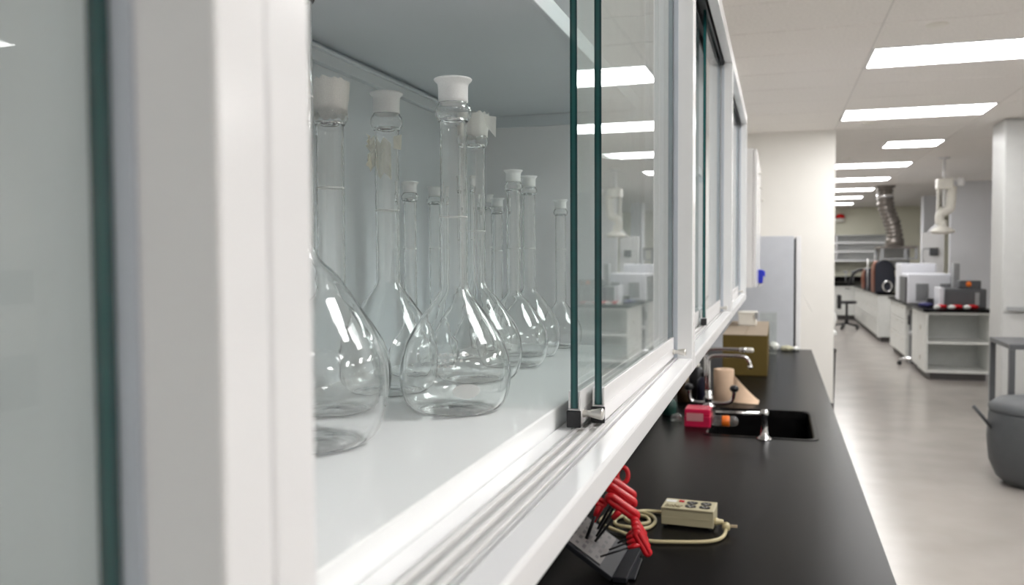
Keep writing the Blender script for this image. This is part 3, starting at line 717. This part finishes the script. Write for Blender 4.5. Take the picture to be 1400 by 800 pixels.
cu = bpy.data.curves.new('brand_lettering', 'FONT'); cu.body = 'Isobar'; cu.size = 0.044; cu.shear = 0.25; cu.extrude = 0.0002; cu.offset = 0.0006
cu.align_x = 'LEFT'; cu.materials.append(M['ink'])
fo = bpy.data.objects.new('brand_curve', cu); C.objects.link(fo)
bpy.context.view_layer.update()
me = bpy.data.meshes.new_from_object(fo.evaluated_get(bpy.context.evaluated_depsgraph_get()))
bpy.data.objects.remove(fo)
xs = [v.co.x for v in me.vertices]; me.transform(Matrix.Diagonal((0.046/(max(xs)-min(xs)), 0.9, 1, 1)))
me.transform(TURN @ Matrix.Translation((-0.061, -0.035, 0.0519))); me.name = 'brand_lettering'
if not me.materials: me.materials.append(M['ink'])
fo = bpy.data.objects.new('brand_lettering', me); C.objects.link(fo); fo.parent = t
# its cord: gland, plug end and coil
L(MB().lathe([(0, 0), (.010, 0), (.010, .006), (.0075, .010), (.006, .022), (0, .022)], (0.0667, -0.020, 0.020), 14, axis='x'), 'cord_gland', 'cord', t)
t2 = t
zc = 0.9155
cp = [(-0.128, 2.222, 0.928), (-0.120, 2.205, 0.922), (-0.122, 2.165, zc), (-0.137, 2.125, zc), (-0.17, 2.100, zc), (-0.238, 2.080, zc), (-0.29, 2.071, zc), (-0.339, 2.095, zc), (-0.412, 2.139, zc+.004), (-0.440, 2.195, zc), (-0.428, 2.265, zc),
      (-0.383, 2.300, zc), (-0.327, 2.290, zc), (-0.302, 2.236, zc), (-0.313, 2.170, zc), (-0.358, 2.145, zc+.006), (-0.396, 2.176, zc), (-0.402, 2.232, zc), (-0.368, 2.272, zc), (-0.330, 2.262, zc), (-0.317, 2.215, zc), (-0.345, 2.185, zc+.004),
      (-0.378, 2.215, zc+.006), (-0.365, 2.265, zc+.008), (-0.343, 2.304, zc+.003), (-0.318, 2.318, zc), (-0.296, 2.318, zc)]
MB().tube(curve(cp, 5), 0.0046, 10).build('cable', 'cord', t2)
MB().lathe([(0, -.012), (.0085, -.012), (.0105, -.006), (.0085, 0), (.0105, .006), (.0085, .012), (0, .012)], (-0.119, 2.206, 0.925), 12, axis='y').build('cable_knot', 'cord', t2)
MB().box(-0.108, -0.092, 2.200, 2.206, 0.926, 0.9315).build('plug_blade', 'brass' if 'brass' in M else 'tan', t2)

# hex key set: stand and T-handled keys
t = thing('hex_key_stand', 'dark plastic hex key stand with grey printed panel under the cabinet edge', 'tool stand', (-0.36, 1.88, 0.91))
foot = [(-0.333, 1.812, 0.9115), (-0.288, 1.815, 0.9115), (-0.292, 1.945, 0.9115), (-0.342, 1.990, 0.9115)]
MB().slab(foot, (0, 0, 0.004)).build('foot_plate', 'stand', t, bevel=0.002)
# sloping body: rises towards the wall
A0, A1 = Vector((-0.333, 1.790, 0.922)), Vector((-0.330, 1.990, 0.922)); D = Vector((-0.150, 0.0, 0.100))
MB().slab([A0, A1, A1+D, A0+D], (-0.006, 0, -0.009)).build('sloping_plate', 'stand', t, bevel=0.002)
nrm = Vector((0.100, 0, 0.150)).normalized()
p0 = A0+D*0.20+nrm*0.0012+Vector((0, 0.012, 0)); e1 = (A1-A0)*0.88; e2 = D*0.78
MB().slab([p0, p0+e1, p0+e1+e2, p0+e2], nrm*0.001).build('size_panel', 'panel', t)
mb = MB()
for r in range(7):
    for c_ in range(5):
        q = p0 + nrm*0.0014 + e1*(0.08+0.19*c_) + e2*(0.08+0.125*r)
        mb.quad([q, q+e1*(0.08+0.02*((r+c_) % 3)), q+e1*(0.08+0.02*((r+c_) % 3))+e2*0.055, q+e2*0.055])
mb.build('printed_rows', 'print_d', t)
MB().slab([A0+Vector((0, 0, -0.010)), A1+Vector((0, 0, -0.010)), A1+Vector((0.03, 0, -0.010)), A0+Vector((0.03, 0, -0.010))], (0, 0, 0.012)).build('base_ridge', 'stand', t, bevel=0.002)
def hexkey(label, c, axis, sh, L_=0.075, W_=0.024, r=0.0072, rs=0.0022, nrm=None):
    """loop T-handle centred at c along axis; shaft to point sh"""
    c = Vector(c); a = Vector(axis).normalized(); s_ = Vector(sh)
    d = (s_-c).normalized(); b = (d - a*d.dot(a)).normalized()
    k = thing('hex_key', label, 'hex key', tuple(c), 'red hex keys in the stand')
    pts = []
    hl, hw = L_/2-W_/2, W_/2-r
    for q in range(9): pts.append(c+a*(hl+hw*math.cos(-PI/2+PI*q/8))+b*(hw*math.sin(-PI/2+PI*q/8)))
    for q in range(9): pts.append(c+a*(-hl+hw*math.cos(PI/2+PI*q/8))+b*(hw*math.sin(PI/2+PI*q/8)))
    MB().tube(pts, r, 10, closed=True).build('handle', 'red', k)
    n0 = c+d*(W_/2-0.004); n1 = c+d*(W_/2+0.022)
    MB().tube([n0, n0*.5+n1*.5, n1], [r*1.05, r*.95, r*.7], 10).build('handle_neck', 'red', k)
    MB().tube([n1-d*0.004, s_], rs, 6).build('shaft', 'steel_b', k)
ax = (0.066, 0.012, -0.046)
hexkey('red T-handled hex key, topmost of the three big ones in the stand', (-0.336, 1.905, 1.088), ax, (-0.392, 1.925, 0.982), 0.085, 0.026, 0.0080, 0.0036)
hexkey('red T-handled hex key, middle of the three big ones in the stand', (-0.330, 1.878, 1.078), ax, (-0.388, 1.89, 0.976), 0.085, 0.026, 0.0080, 0.0034)
hexkey('red T-handled hex key, lowest of the three big ones in the stand', (-0.322, 1.850, 1.060), ax, (-0.385, 1.860, 0.974), 0.090, 0.028, 0.0082, 0.0032)
ax2 = (0.030, 0.010, -0.055)
for i in range(4):
    hexkey('red small hex key with thin black shaft, %s of four hanging over the stand foot' % ['first', 'second', 'third', 'last'][i],
           (-0.268-0.006*i, 1.782+0.022*i, 1.006+0.004*i), ax2, (-0.352+0.013*i, 1.752+0.03*i, 0.979+0.006*i), 0.066-0.004*i, 0.020, 0.0058, 0.0023)
hexkey('red hex key with thick black shaft standing nearest the cabinet edge', (-0.372, 1.852, 1.066), (0.02, 0.01, -0.012), (-0.401, 1.840, 0.985), 0.034, 0.022, 0.006, 0.0042)
o = None
k = thing('ring_hook', 'red plastic ring hanging just past the cabinet edge above the hex keys', 'ring', (-0.344, 1.967, 1.10))
MB().tube([(-0.342+0.013*math.cos(2*PI*q/24), 1.967+0.004*math.sin(2*PI*q/24), 1.100+0.018*math.sin(2*PI*q/24)) for q in range(24)], 0.0056, 10, closed=True).build('ring', 'red', k)
MB().tube([(-0.350, 1.967, 1.088), (-0.380, 1.955, 1.040), (-0.405, 1.947, 0.990)], [0.006, 0.005, 0.003], 8).build('shank', 'red', k)

# ------------------------------------------------------------------ fridge, paper, bin
t = thing('upright_fridge', 'pale grey-blue fridge standing past the end of the black countertop', 'fridge', (-0.18, 7.5, 0))
B(-0.53, 0.125, 7.15, 7.90, 0.03, 1.768).build('body', 'fridge', t, bevel=0.004)
B(0.126, 0.140, 7.17, 7.88, 0.05, 1.745).build('door_seal', 'rubber', t)
d = B(0.141, 0.178, 7.15, 7.90, 0.04, 1.766).build('door', 'white', t, bevel=0.006)
for sx in (-0.48, 0.08):
    for sy in (7.2, 7.85): MB().lathe([(0, 0), (.02, 0), (.02, .029), (0, .029)], (sx, sy, 0.0005), 10).build('foot', 'black', t)
vs = []
for i in range(13):
    u = i/12; z = 1.60-0.46*u; x = 0.1815 + 0.004*math.sin(u*9) + 0.095*max(0, u-0.50)**1.6*3
    vs += [(x, 7.30, z+0.012*u), (x+0.004*u, 7.52, z)]
o = MB().add(vs, [(2*i, 2*i+1, 2*i+3, 2*i+2) for i in range(12)], 0, True).build('paper_sheet', 'paper'); tag(o, 'white paper sheet curling off the fridge door', 'paper')
sm = o.modifiers.new('solid', 'SOLIDIFY'); sm.thickness = 0.0006
t = thing('waste_bin', 'tall black bin peeking past the end of the cream partition wall', 'bin', (0.45, 9.62, 0))
m = MB(); m.lathe([(0, 0.001), (.13, .001), (.145, .62), (.15, .625), (.15, .60)], (0.452, 9.62, 0), 28); m.build('bin_body', 'black', t)
crumple('paper_bag', (0.475, 9.62, 0.93), (0.125, 0.10, 0.13), 'paper', 'white paper bag sitting past the end of the cream partition wall', 'bag')
o = bpy.data.objects['paper_bag']
t = thing('side_shelf', 'low white shelf on black legs behind the cream partition wall', 'shelf', (0.30, 9.5, 0))
B(0.06, 0.59, 9.46, 9.80, 0.79, 0.815).build('shelf_board', 'bench', t); 
for xx, yy in ((0.07, 9.47), (0.07, 9.76)): B(xx, xx+.03, yy, yy+.03, 0.0, 0.789).build('leg', 'black', t)

# ------------------------------------------------------------------ island benches
def island_side(t, x, y0, y1, z0, z1, n, rows, hcol='nickel'):
    """drawer and door fronts on the aisle side"""
    wd = (y1-y0)/n
    for i in range(n):
        for (a, b) in rows:
            d = B(x-0.018, x, y0+i*wd+.006, y0+(i+1)*wd-.006, z0+(z1-z0)*a+.004, z0+(z1-z0)*b-.004).build('drawer' if b-a < .6 else 'door', 'bench', t, bevel=0.002)
            ym = y0+(i+.5)*wd; zh = z0+(z1-z0)*b-0.06
            B(x-0.034, x-0.0185, ym-.06, ym+.06, zh, zh+0.012).build('pull_handle', hcol, d)
t = thing('island_bench', 'white island bench with open end shelves and black top beside the aisle', 'bench', (2.2, 13.9, 0))
IX0, IX1, IY0, IY1 = 1.835, 2.60, 12.12, 15.75
m = MB()
m.box(IX0, IX0+.03, IY0, 12.75, 0.09, 0.875).box(IX1-.03, IX1, IY0, 12.75, 0.09, 0.875).box(IX0+.03, IX1-.03, 12.72, 12.75, 0.09, 0.875)
m.box(IX0+.03, IX1-.03, IY0, 12.72, 0.09, 0.125).box(IX0+.03, IX1-.03, IY0, 12.72, 0.845, 0.875)
m.build('end_case', 'bench', t, bevel=0.003)
B(IX0+.03, IX1-.03, IY0+.005, 12.72, 0.465, 0.495).build('shelf', 'bench', t)
B(IX0+.03, IX1-.03, 12.70, 12.718, 0.125, 0.845).build('shelf_back', 'benchshelf', t)
B(IX0+.018, IX1, 12.75, 13.30, 0.09, 0.875).build('cabinet_body', 'bench', t)
B(IX0+.018, IX1, 13.92, IY1, 0.09, 0.875).build('cabinet_body', 'bench', t)
B(IX0+.45, IX1, 13.30, 13.92, 0.09, 0.875).build('knee_panel', 'lgrey', t)
B(IX0+.06, IX1-.05, IY0+.05, 13.30, 0.0, 0.089).build('toe_kick', 'kick', t); B(IX0+.06, IX1-.05, 13.92, IY1-.03, 0.0, 0.089).build('toe_kick', 'kick', t)
B(IX0-.035, IX1+.03, IY0-.03, IY1+.03, 0.8755, 0.912).build('bench_top', 'epoxy', t, bevel=0.003)
island_side(t, IX0+.017, 12.75, 13.29, 0.10, 0.87, 1, ((0, 1),))
island_side(t, IX0+.017, 13.93, IY1, 0.10, 0.87, 3, ((0, .38), (.38, .7), (.7, 1)))
for zz in (0.22, 0.62): B(IX0-.014, IX0-.0005, 12.50, 12.53, zz, zz+.06).build('hinge', 'nickel', t)
t = thing('further_island_bench', 'white island bench with black top behind the nearer island, before the far wall', 'bench', (2.2, 19, 0))
JX0, JX1, JY0, JY1 = 1.80, 2.9, 17.2, 22.3
B(JX0-.015, 2.05, JY0, JY0+.04, 0.09, 0.875).build('end_panel', 'bench', t, bevel=.003)
B(JX0+.018, JX1, JY0+.04, JY1, 0.09, 0.875).build('cabinet_body', 'bench', t); B(JX0+.05, JX1-.05, JY0+.05, JY1-.05, 0, 0.089).build('toe_kick', 'kick', t)
B(JX0-.035, JX1+.02, JY0-.03, JY1+.1, 0.8755, 0.912).build('bench_top', 'epoxy', t)
island_side(t, JX0+.017, JY0+.05, JY1, 0.10, 0.87, 6, ((0, .38), (.38, .7), (.7, 1)))
t = thing('wall_bench', 'white bench with thick black top along the far wall', 'bench', (1.2, 23.4, 0))
B(-0.55, 2.9, 22.86, 24.36, 0.12, 0.86).build('bench_body', 'bench', t); B(-0.55, 2.9, 22.95, 24.36, 0, 0.12).build('toe_kick', 'kick', t)
B(-0.55, 2.95, 22.80, 24.36, 0.861, 0.93).build('bench_top', 'epoxy', t); B(-0.55, 2.95, 24.2, 24.36, 0.931, 1.06).build('upstand', 'epoxy', t)
for k in range(5):
    x0 = 0.55+k*0.45
    d = B(x0+.006, x0+.444, 22.838, 22.857, .13, .85).build('door', 'bench', t, bevel=.002); B(x0+.16, x0+.28, 22.822, 22.837, .78, .795).build('pull_handle', 'black', d)
t = thing('hanging_shelves', 'pale open shelves hung on the far wall under the red alarm', 'shelf unit', (2.0, 24.2, 1.45))
B(1.0, 2.76, 24.36, 24.39, 1.45, 2.13).build('back_panel', 'benchshelf', t)
for x in (1.0, 1.47, 2.73): B(x, x+.03, 24.05, 24.36, 1.45, 2.13).build('upright', 'white', t)
for z in (1.45, 1.69, 1.92): B(1.031, 1.469, 24.05, 24.36, z, z+.05).build('shelf', 'white', t); B(1.501, 2.729, 24.05, 24.36, z, z+.05).build('shelf', 'white', t)
B(1.0, 2.76, 24.05, 24.36, 2.131, 2.15).build('top_panel', 'benchshelf', t)
t = thing('fire_alarm', 'white wall alarm with red dome high on the far wall', 'alarm', (1.56, 24.3, 2.5))
m = MB().box(1.40, 1.68, 24.22, 24.39, 2.50, 2.60); m.build('base', 'ivory', t, bevel=.02)
MB().lathe([(0.115, 0), (0.115, .05), (.09, .09), (.05, .11), (0, .115)], (1.58, 24.29, 2.602), 24).build('dome', 'alarm', t)

# stool by the far bench
t = thing('lab_stool', 'black swivel stool with star base before the far bench', 'stool', (1.46, 20.1, 0))
m = MB().lathe([(0, .56), (.19, .56), (.21, .575), (.21, .60), (.19, .615), (0, .615)], (1.46, 20.1, 0), 28); m.build('seat', 'black', t)
MB().lathe([(0, .10), (.035, .10), (.035, .30), (.025, .31), (.025, .559), (0, .559)], (1.46, 20.1, 0), 14).build('column', 'black', t)
for k in range(5):
    a = 2*PI*k/5+.5; e = Vector((1.46+.27*math.cos(a), 20.1+.27*math.sin(a), .075))
    l = MB().tube([(1.46+.03*math.cos(a), 20.1+.03*math.sin(a), .12), e], [.025, .016], 8).build('leg', 'black', t)
    MB().lathe([(0, -.016), (.028, -.016), (.03, 0), (.028, .016), (0, .016)], (e.x, e.y, .031), 12, axis='y').build('caster', 'black', l)
B(1.26, 1.345, 19.98, 20.22, .44, .75).build('backrest', 'black', t, bevel=.02)

# lone caster foot of a chair tucked in the island knee hole
t = thing('office_chair', 'grey swivel chair tucked in the island knee hole, one caster showing', 'chair', (2.0, 13.58, 0))
MB().lathe([(0, .44), (.19, .44), (.20, .46), (.19, .50), (0, .51)], (2.03, 13.62, 0), 24).build('seat', 'lgrey', t)
MB().lathe([(0, .09), (.03, .09), (.03, .44), (0, .44)], (2.03, 13.62, 0), 14).build('column', 'chrome', t)
for k in range(5):
    a = 2*PI*k/5+PI; e = Vector((2.03+.31*math.cos(a), 13.62+.20*math.sin(a), .085))
    l = MB().tube([(2.03, 13.62, .12), e], [.025, .02], 8).build('leg', 'chrome', t)
    MB().lathe([(0, -.018), (.032, -.018), (.035, 0), (.032, .018), (0, .018)], (e.x, e.y, .036), 14, axis='y').build('caster', 'black', l)
t = thing('pump_unit', 'narrow grey device with black switch standing in the island knee hole', 'device', (2.0, 13.8, 0))
B(1.88, 2.2, 13.845, 13.91, 0.01, 0.80).build('casing', 'lgrey', t, bevel=.005); B(1.862, 1.879, 13.85, 13.90, .58, .72).build('switch_box', 'black', t, bevel=.004)

# ---- equipment on the islands
t = thing('black_analyser', 'rounded blue-black and orange instrument at the near end of the further island', 'instrument', (1.85, 17.4, .912))
prof = [(0.0, 0), (0.30, 0), (0.33, .10), (0.345, .30), (0.335, .47), (0.29, .56), (0.20, .60), (0.10, .605), (0.03, .58), (0.0, .50)]
MB().slab([(1.74+a, 17.25, .914+b) for a, b in prof], (0, .55, 0)).build('casing', 'mblack', t, bevel=.02)
MB().slab([(1.722, 17.27, .914), (1.738, 17.27, .914), (1.738, 17.27, 1.40), (1.80, 17.27, 1.515), (1.77, 17.27, 1.50), (1.735, 17.27, 1.44), (1.715, 17.27, 1.30)], (0, .50, 0)).build('side_fairing', 'morange', t, bevel=.008)
MB().tube([(1.95+.075*math.cos(2*PI*q/20), 17.215, 1.035+.095*math.sin(2*PI*q/20)) for q in range(20)], .018, 8, closed=True).build('ring_handle', 'chrome', t)
MB().tube([(2.08, 17.4, 1.36), (2.17, 17.35, 1.36)], .028, 10).build('side_knob', 'black', t)
t = thing('small_analyser', 'low black and orange instrument behind the rounded blue-black one', 'instrument', (1.82, 19.2, .912))
MB().slab([(1.72+a*.75, 19.0, .914+b*.72) for a, b in prof], (0, .5, 0)).build('casing', 'mblack', t, bevel=.02)
MB().slab([(1.70, 19.01, .914), (1.722, 19.01, .914), (1.72, 19.01, 1.22), (1.78, 19.01, 1.34), (1.72, 19.01, 1.30), (1.69, 19.01, 1.16)], (0, .45, 0)).build('side_fairing', 'morange', t, bevel=.008)
t = thing('cable_hoop', 'black hoop of hose standing on the further island past the orange instruments', 'hose', (1.76, 20.7, .912))
MB().tube([(1.80-.24*math.cos(PI*q/16), 20.7, .93+.36*math.sin(PI*q/16)) for q in range(17)], .035, 10).build('hose', 'black', t)
for i, (x, y) in enumerate(((1.86, 18.5), (1.70, 18.2))):
    t = thing('retort_stand', ['slim metal rod stand beside the rounded blue-black instrument', 'slim metal rod stand nearer the aisle edge of the further island'][i], 'stand', (x, y, .912))
    MB().tube([(x, y, .93), (x, y, 1.68 if i == 0 else 1.55)], .011, 8).build('rod', 'alu_d', t); B(x-.07, x+.07, y-.05, y+.05, .913, .93).build('base', 'black', t)
t = thing('gas_taps', 'pair of small grey bench taps on the far wall bench', 'tap', (1.75, 23.3, .93))
for x in (1.66, 1.84):
    q = MB().tube([(x, 23.3, .931), (x, 23.3, 1.20)], .014, 8).build('stem', 'lgrey', t); MB().tube([(x-.05, 23.3, 1.20), (x+.05, 23.3, 1.20)], .02, 8).build('tap_handle', 'lgrey', q)
t = thing('white_instrument', 'boxy pale instrument with vent grilles on the nearer island', 'instrument', (2.05, 13.8, .912))
B(1.79, 2.36, 13.42, 14.15, .914, 1.345).build('casing', 'inst', t, bevel=.02)
B(1.765, 1.789, 13.46, 14.10, .93, 1.30).build('side_panel', 'mgrey', t, bevel=.006)
for (x0, n) in ((1.905, 7), (2.22, 6)):
    q = B(x0-.008, x0+n*.022+.004, 13.414, 13.4195, .955, 1.205).build('vent_grille', 'lgrey', t)
    mb = MB()
    for k in range(n): mb.box(x0+k*.022, x0+k*.022+.010, 13.4095, 13.4138, .965, 1.195)
    mb.build('vent_slots', 'vent', q)
o = B(1.80, 2.30, 14.25, 14.85, .914, 1.485).build('tall_instrument', 'inst', bevel=.02); tag(o, 'taller pale casing standing right behind the vent-grille instrument', 'instrument')
t = thing('microwave_oven', 'dark grey microwave-like oven with pale corner at the island end', 'oven', (2.38, 12.6, .912))
B(2.11, 2.60, 12.42, 12.85, .916, 1.165).build('casing', 'mgrey', t, bevel=.015)
B(2.045, 2.108, 12.46, 12.84, .916, 1.18).build('side_shell', 'inst', t, bevel=.012)
B(2.14, 2.42, 12.408, 12.419, .95, 1.13).build('door', 'mgrey', t, bevel=.004); B(2.46, 2.51, 12.40, 12.4185, .96, 1.12).build('control_strip', 'lgrey', t, bevel=.003)
t = thing('orange_lamp_box', 'small dark box with orange lamp on the grey oven', 'box', (2.4, 12.6, 1.166))
B(2.30, 2.56, 12.55, 12.75, 1.167, 1.27).build('casing', 'mgrey', t, bevel=.01); MB().lathe([(.035, 0), (.03, -.015), (0, -.022)], (2.41, 12.549, 1.225), 16, axis='y').build('lamp', 'orange', t)
t = thing('monitor_panel', 'narrow upright grey panel behind the oven', 'panel', (2.36, 13.3, .912))
B(2.34, 2.42, 13.20, 13.38, .98, 1.50).build('screen', 'lgrey', t, bevel=.008); B(2.36, 2.40, 13.25, 13.35, .914, .979).build('foot', 'black', t)
o = B(1.955, 2.035, 12.80, 12.95, .914, 1.02).build('black_block', 'black', bevel=.006); tag(o, 'small black block before the vent-grille instrument', 'block')
crumple('blue_cloth', (1.90, 12.60, .944), (.09, .12, .03), 'cloth_b', 'dark blue cloth on the island corner before the instrument', 'cloth')
for i, (x, y, sx, m_) in enumerate(((2.05, 12.31, .068, 'red'), (2.23, 12.31, .070, 'red'), (2.41, 12.31, .066, 'red'), (1.97, 12.165, .04, 'paper'), (2.14, 12.165, .045, 'paper'), (2.32, 12.165, .042, 'paper'))):
    crumple('red_pouch' if m_ == 'red' else 'white_wipe', (x, y, .941), (sx, .048 if m_ == 'red' else .03, .026), m_,
            ['first red pouch on the island end, by the blue cloth', 'second red pouch on the island end, before the oven', 'third red pouch on the island end, furthest from the aisle',
             'white wipe before the first red pouch', 'white wipe between the first and second red pouches', 'white wipe before the third red pouch'][i], 'pouch' if m_ == 'red' else 'wipe')

# duct and hood
t = thing('exhaust_duct', 'dark corrugated steel exhaust duct hanging from the ceiling over the further island', 'duct', (1.9, 17.0, 2.85))
pth = curve([(1.87, 17.0, 2.875), (1.87, 17.0, 2.72), (1.88, 17.0, 2.52), (1.94, 17.0, 2.34), (2.00, 17.0, 2.16), (2.035, 17.0, 1.98), (2.04, 17.0, 1.80)], 10)
rr = [0.135+0.010*(1 if (i//2) % 2 else -1)+ (0.012 if i in (18, 19, 20, 36, 37, 38) else 0) for i in range(len(pth))]
MB().tube(pth, rr, 20).build('duct_hose', 'steel', t)
MB().lathe([(0.0, .0), (.165, 0), (.17, .01), (.17, .03), (0, .03)], (1.87, 17.0, 2.845), 28).build('ceiling_collar', 'steel', t)
MB().lathe([(.140, 0), (.150, .01), (.150, .05), (.140, .06)], (1.87, 17.0, 2.66), 28).build('clamp_band', 'chrome', t)
MB().lathe([(0, 0), (.155, 0), (.155, .13), (.14, .14), (0, .14)], (2.04, 17.0, 1.78), 28).build('outlet_collar', 'steel', t)
t = thing('hood_frame', 'metal and glass hood box under the exhaust duct', 'hood', (2.2, 17.2, 1.45))
B(1.80, 2.42, 16.92, 17.98, 1.735, 1.78).build('hood_top', 'steel', t)
for x in (1.80, 2.37): B(x, x+.05, 17.93, 17.98, .914, 1.734).build('post', 'lgrey', t)
for x in (1.80, 2.19, 2.37): B(x, x+.05, 16.92, 16.97, 1.56, 1.734).build('corner_post', 'lgrey', t)
B(1.851, 2.369, 17.94, 17.95, 1.40, 1.734).build('back_plate', 'benchshelf', t)
B(1.80, 2.42, 16.92, 16.97, 1.535, 1.559).build('front_bar', 'lgrey', t)
# white extraction arm
t = thing('extraction_arm', 'white articulated extraction arm hanging over the nearer island', 'extractor', (2.07, 12.3, 2.6))
MB().tube([(2.055, 12.3, 2.878), (2.055, 12.3, 2.60), (2.055, 12.3, 2.20)], .018, 12).build('drop_rod', 'white', t)
MB().lathe([(0, 0), (.07, 0), (.07, .02), (0, .02)], (2.055, 12.3, 2.858), 20).build('ceiling_plate', 'white', t)
B(1.965, 2.155, 12.2, 12.4, 2.46, 2.60).build('upper_block', 'ivory', t, bevel=.02)
for x in (1.985, 2.115): B(x-.014, x+.014, 12.28, 12.32, 2.18, 2.459).build('side_bar', 'ivory', t)
MB().tube(curve([(2.15, 12.3, 2.50), (2.14, 12.3, 2.28), (2.12, 12.3, 2.20), (2.05, 12.3, 2.17), (2.01, 12.3, 2.12), (2.015, 12.3, 2.0)], 6), .055, 14).build('elbow', 'ivory', t)
MB().lathe([(.05, .11), (.055, .04), (.10, .01), (.15, -.02), (.155, -.04), (.10, -.065), (0, -.07)], (2.04, 12.3, 1.95), 28).build('hood_dome', 'ivory', t)
MB().tube([(1.98, 12.29, 1.99), (1.87, 12.25, 1.90)], [.03, .018], 10).build('clear_nozzle', 'white', t)
MB().lathe([(0, -.05), (.035, -.05), (.05, 0), (.035, .05), (0, .05)], (2.25, 12.3, 2.55), 14).build('side_knob', 'white', t); MB().tube([(2.155, 12.3, 2.58), (2.24, 12.3, 2.56)], .012, 8).build('knob_stem', 'white', t)
# white backing board and charger behind the instrument
t = thing('service_panel', 'white upright service panel behind the pale instruments', 'panel', (2.45, 15.6, .912))
B(2.25, 2.59, 15.40, 15.46, .914, 1.98).build('panel_board', 'white', t, bevel=.004)
B(2.37, 2.50, 15.34, 15.399, 1.60, 1.73).build('adapter', 'mgrey', t, bevel=.006)
MB().tube(curve([(2.38, 15.38, 1.72), (2.27, 15.36, 1.70), (2.27, 15.36, 1.52), (2.36, 15.36, 1.36), (2.38, 15.36, 1.20)], 6), .008, 6).build('cable', 'lgrey', t)

# tall storage cabinet and cart at the side
t = thing('tall_cabinet', 'tall pale storage cabinet with dark handle beside the aisle, behind the dark cart', 'cabinet', (2.4, 9.3, 0))
B(2.015, 2.90, 9.02, 9.50, 0.06, 2.875).build('body', 'cabgrey', t, bevel=.004); B(2.03, 2.88, 9.05, 9.48, 0, .059).build('plinth', 'bench', t)
for a, b in ((1.07, 2.855), (0.065, 1.06)):
    d = B(2.02, 2.895, 9.0, 9.018, a, b).build('door', 'cabgrey', t, bevel=.004)
    B(2.05, 2.25, 8.965, 8.999, 1.09 if a > 1 else .99, 1.125 if a > 1 else 1.02).build('door_handle', 'lgrey', d) if a > 1 else None
t = thing('lab_cart', 'dark grey metal cart frame on casters beside the tall pale cabinet', 'cart', (1.97, 7.5, 0))
for x, y in ((1.665, 7.20), (2.24, 7.20), (1.665, 7.80), (2.24, 7.80)):
    l = B(x, x+.04, y, y+.04, .085, .90).build('leg', 'mgrey', t)
    MB().lathe([(0, -.015), (.036, -.015), (.04, 0), (.036, .015), (0, .015)], (x+.02, y+.02, .0415), 14, axis='x').build('caster', 'black', l)
B(1.665, 2.28, 7.20, 7.84, .901, .94).build('cart_top', 'mgrey', t, bevel=.004); B(1.706, 2.239, 7.241, 7.799, .40, .43).build('lower_shelf', 'mgrey', t)
t = thing('pedal_bin', 'bulky dark grey pedal bin on the floor before the cart', 'bin', (1.79, 6.75, 0))
MB().lathe([(0, 0.002), (.24, .002), (.30, .05), (.345, .16), (.36, .32), (.35, .50), (.345, .52), (0, .521)], (1.79, 6.75, 0), 36).build('bin_body', 'bingrey', t)
MB().lathe([(.352, .524), (.352, .55), (.30, .59), (.15, .615), (0, .62)], (1.79, 6.75, 0), 36).build('lid', 'bingrey', t)
MB().tube([(1.44, 6.70, .40), (1.375, 6.62, .48), (1.31, 6.6, .56)], .012, 8).build('lever', 'bingrey', t)
# ------------------------------------------------------------------ opposite bench, seen only as a reflection in the cabinet glass
t = thing('opposite_bench', 'white bench with upper shelf across the aisle, reflected in the cabinet glass', 'bench', (3.4, 3.5, 0))
B(3.0, 3.7, 1.6, 6.0, .1, .87).build('bench_body', 'bench', t); B(3.05, 3.7, 1.6, 6.0, 0, .099).build('toe_kick', 'kick', t); B(2.96, 3.7, 1.56, 6.04, .871, .91).build('bench_top', 'benchshelf', t)
for y in (1.7, 3.8, 5.9): B(3.35, 3.40, y, y+.05, .911, 1.36).build('shelf_post', 'lgrey', t)
B(3.25, 3.60, 1.6, 6.0, 1.361, 1.39).build('upper_shelf', 'white', t)
o = B(3.3, 3.55, 2.2, 3.35, 1.391, 1.56).build('dark_case', 'mgrey', bevel=.01); tag(o, 'long dark case on the upper shelf of the opposite bench', 'case')
o = B(3.1, 3.45, 2.7, 3.5, .911, 1.12).build('dark_tray', 'mgrey', bevel=.01); tag(o, 'dark equipment tray on the opposite bench', 'tray')

bpy.context.view_layer.update()
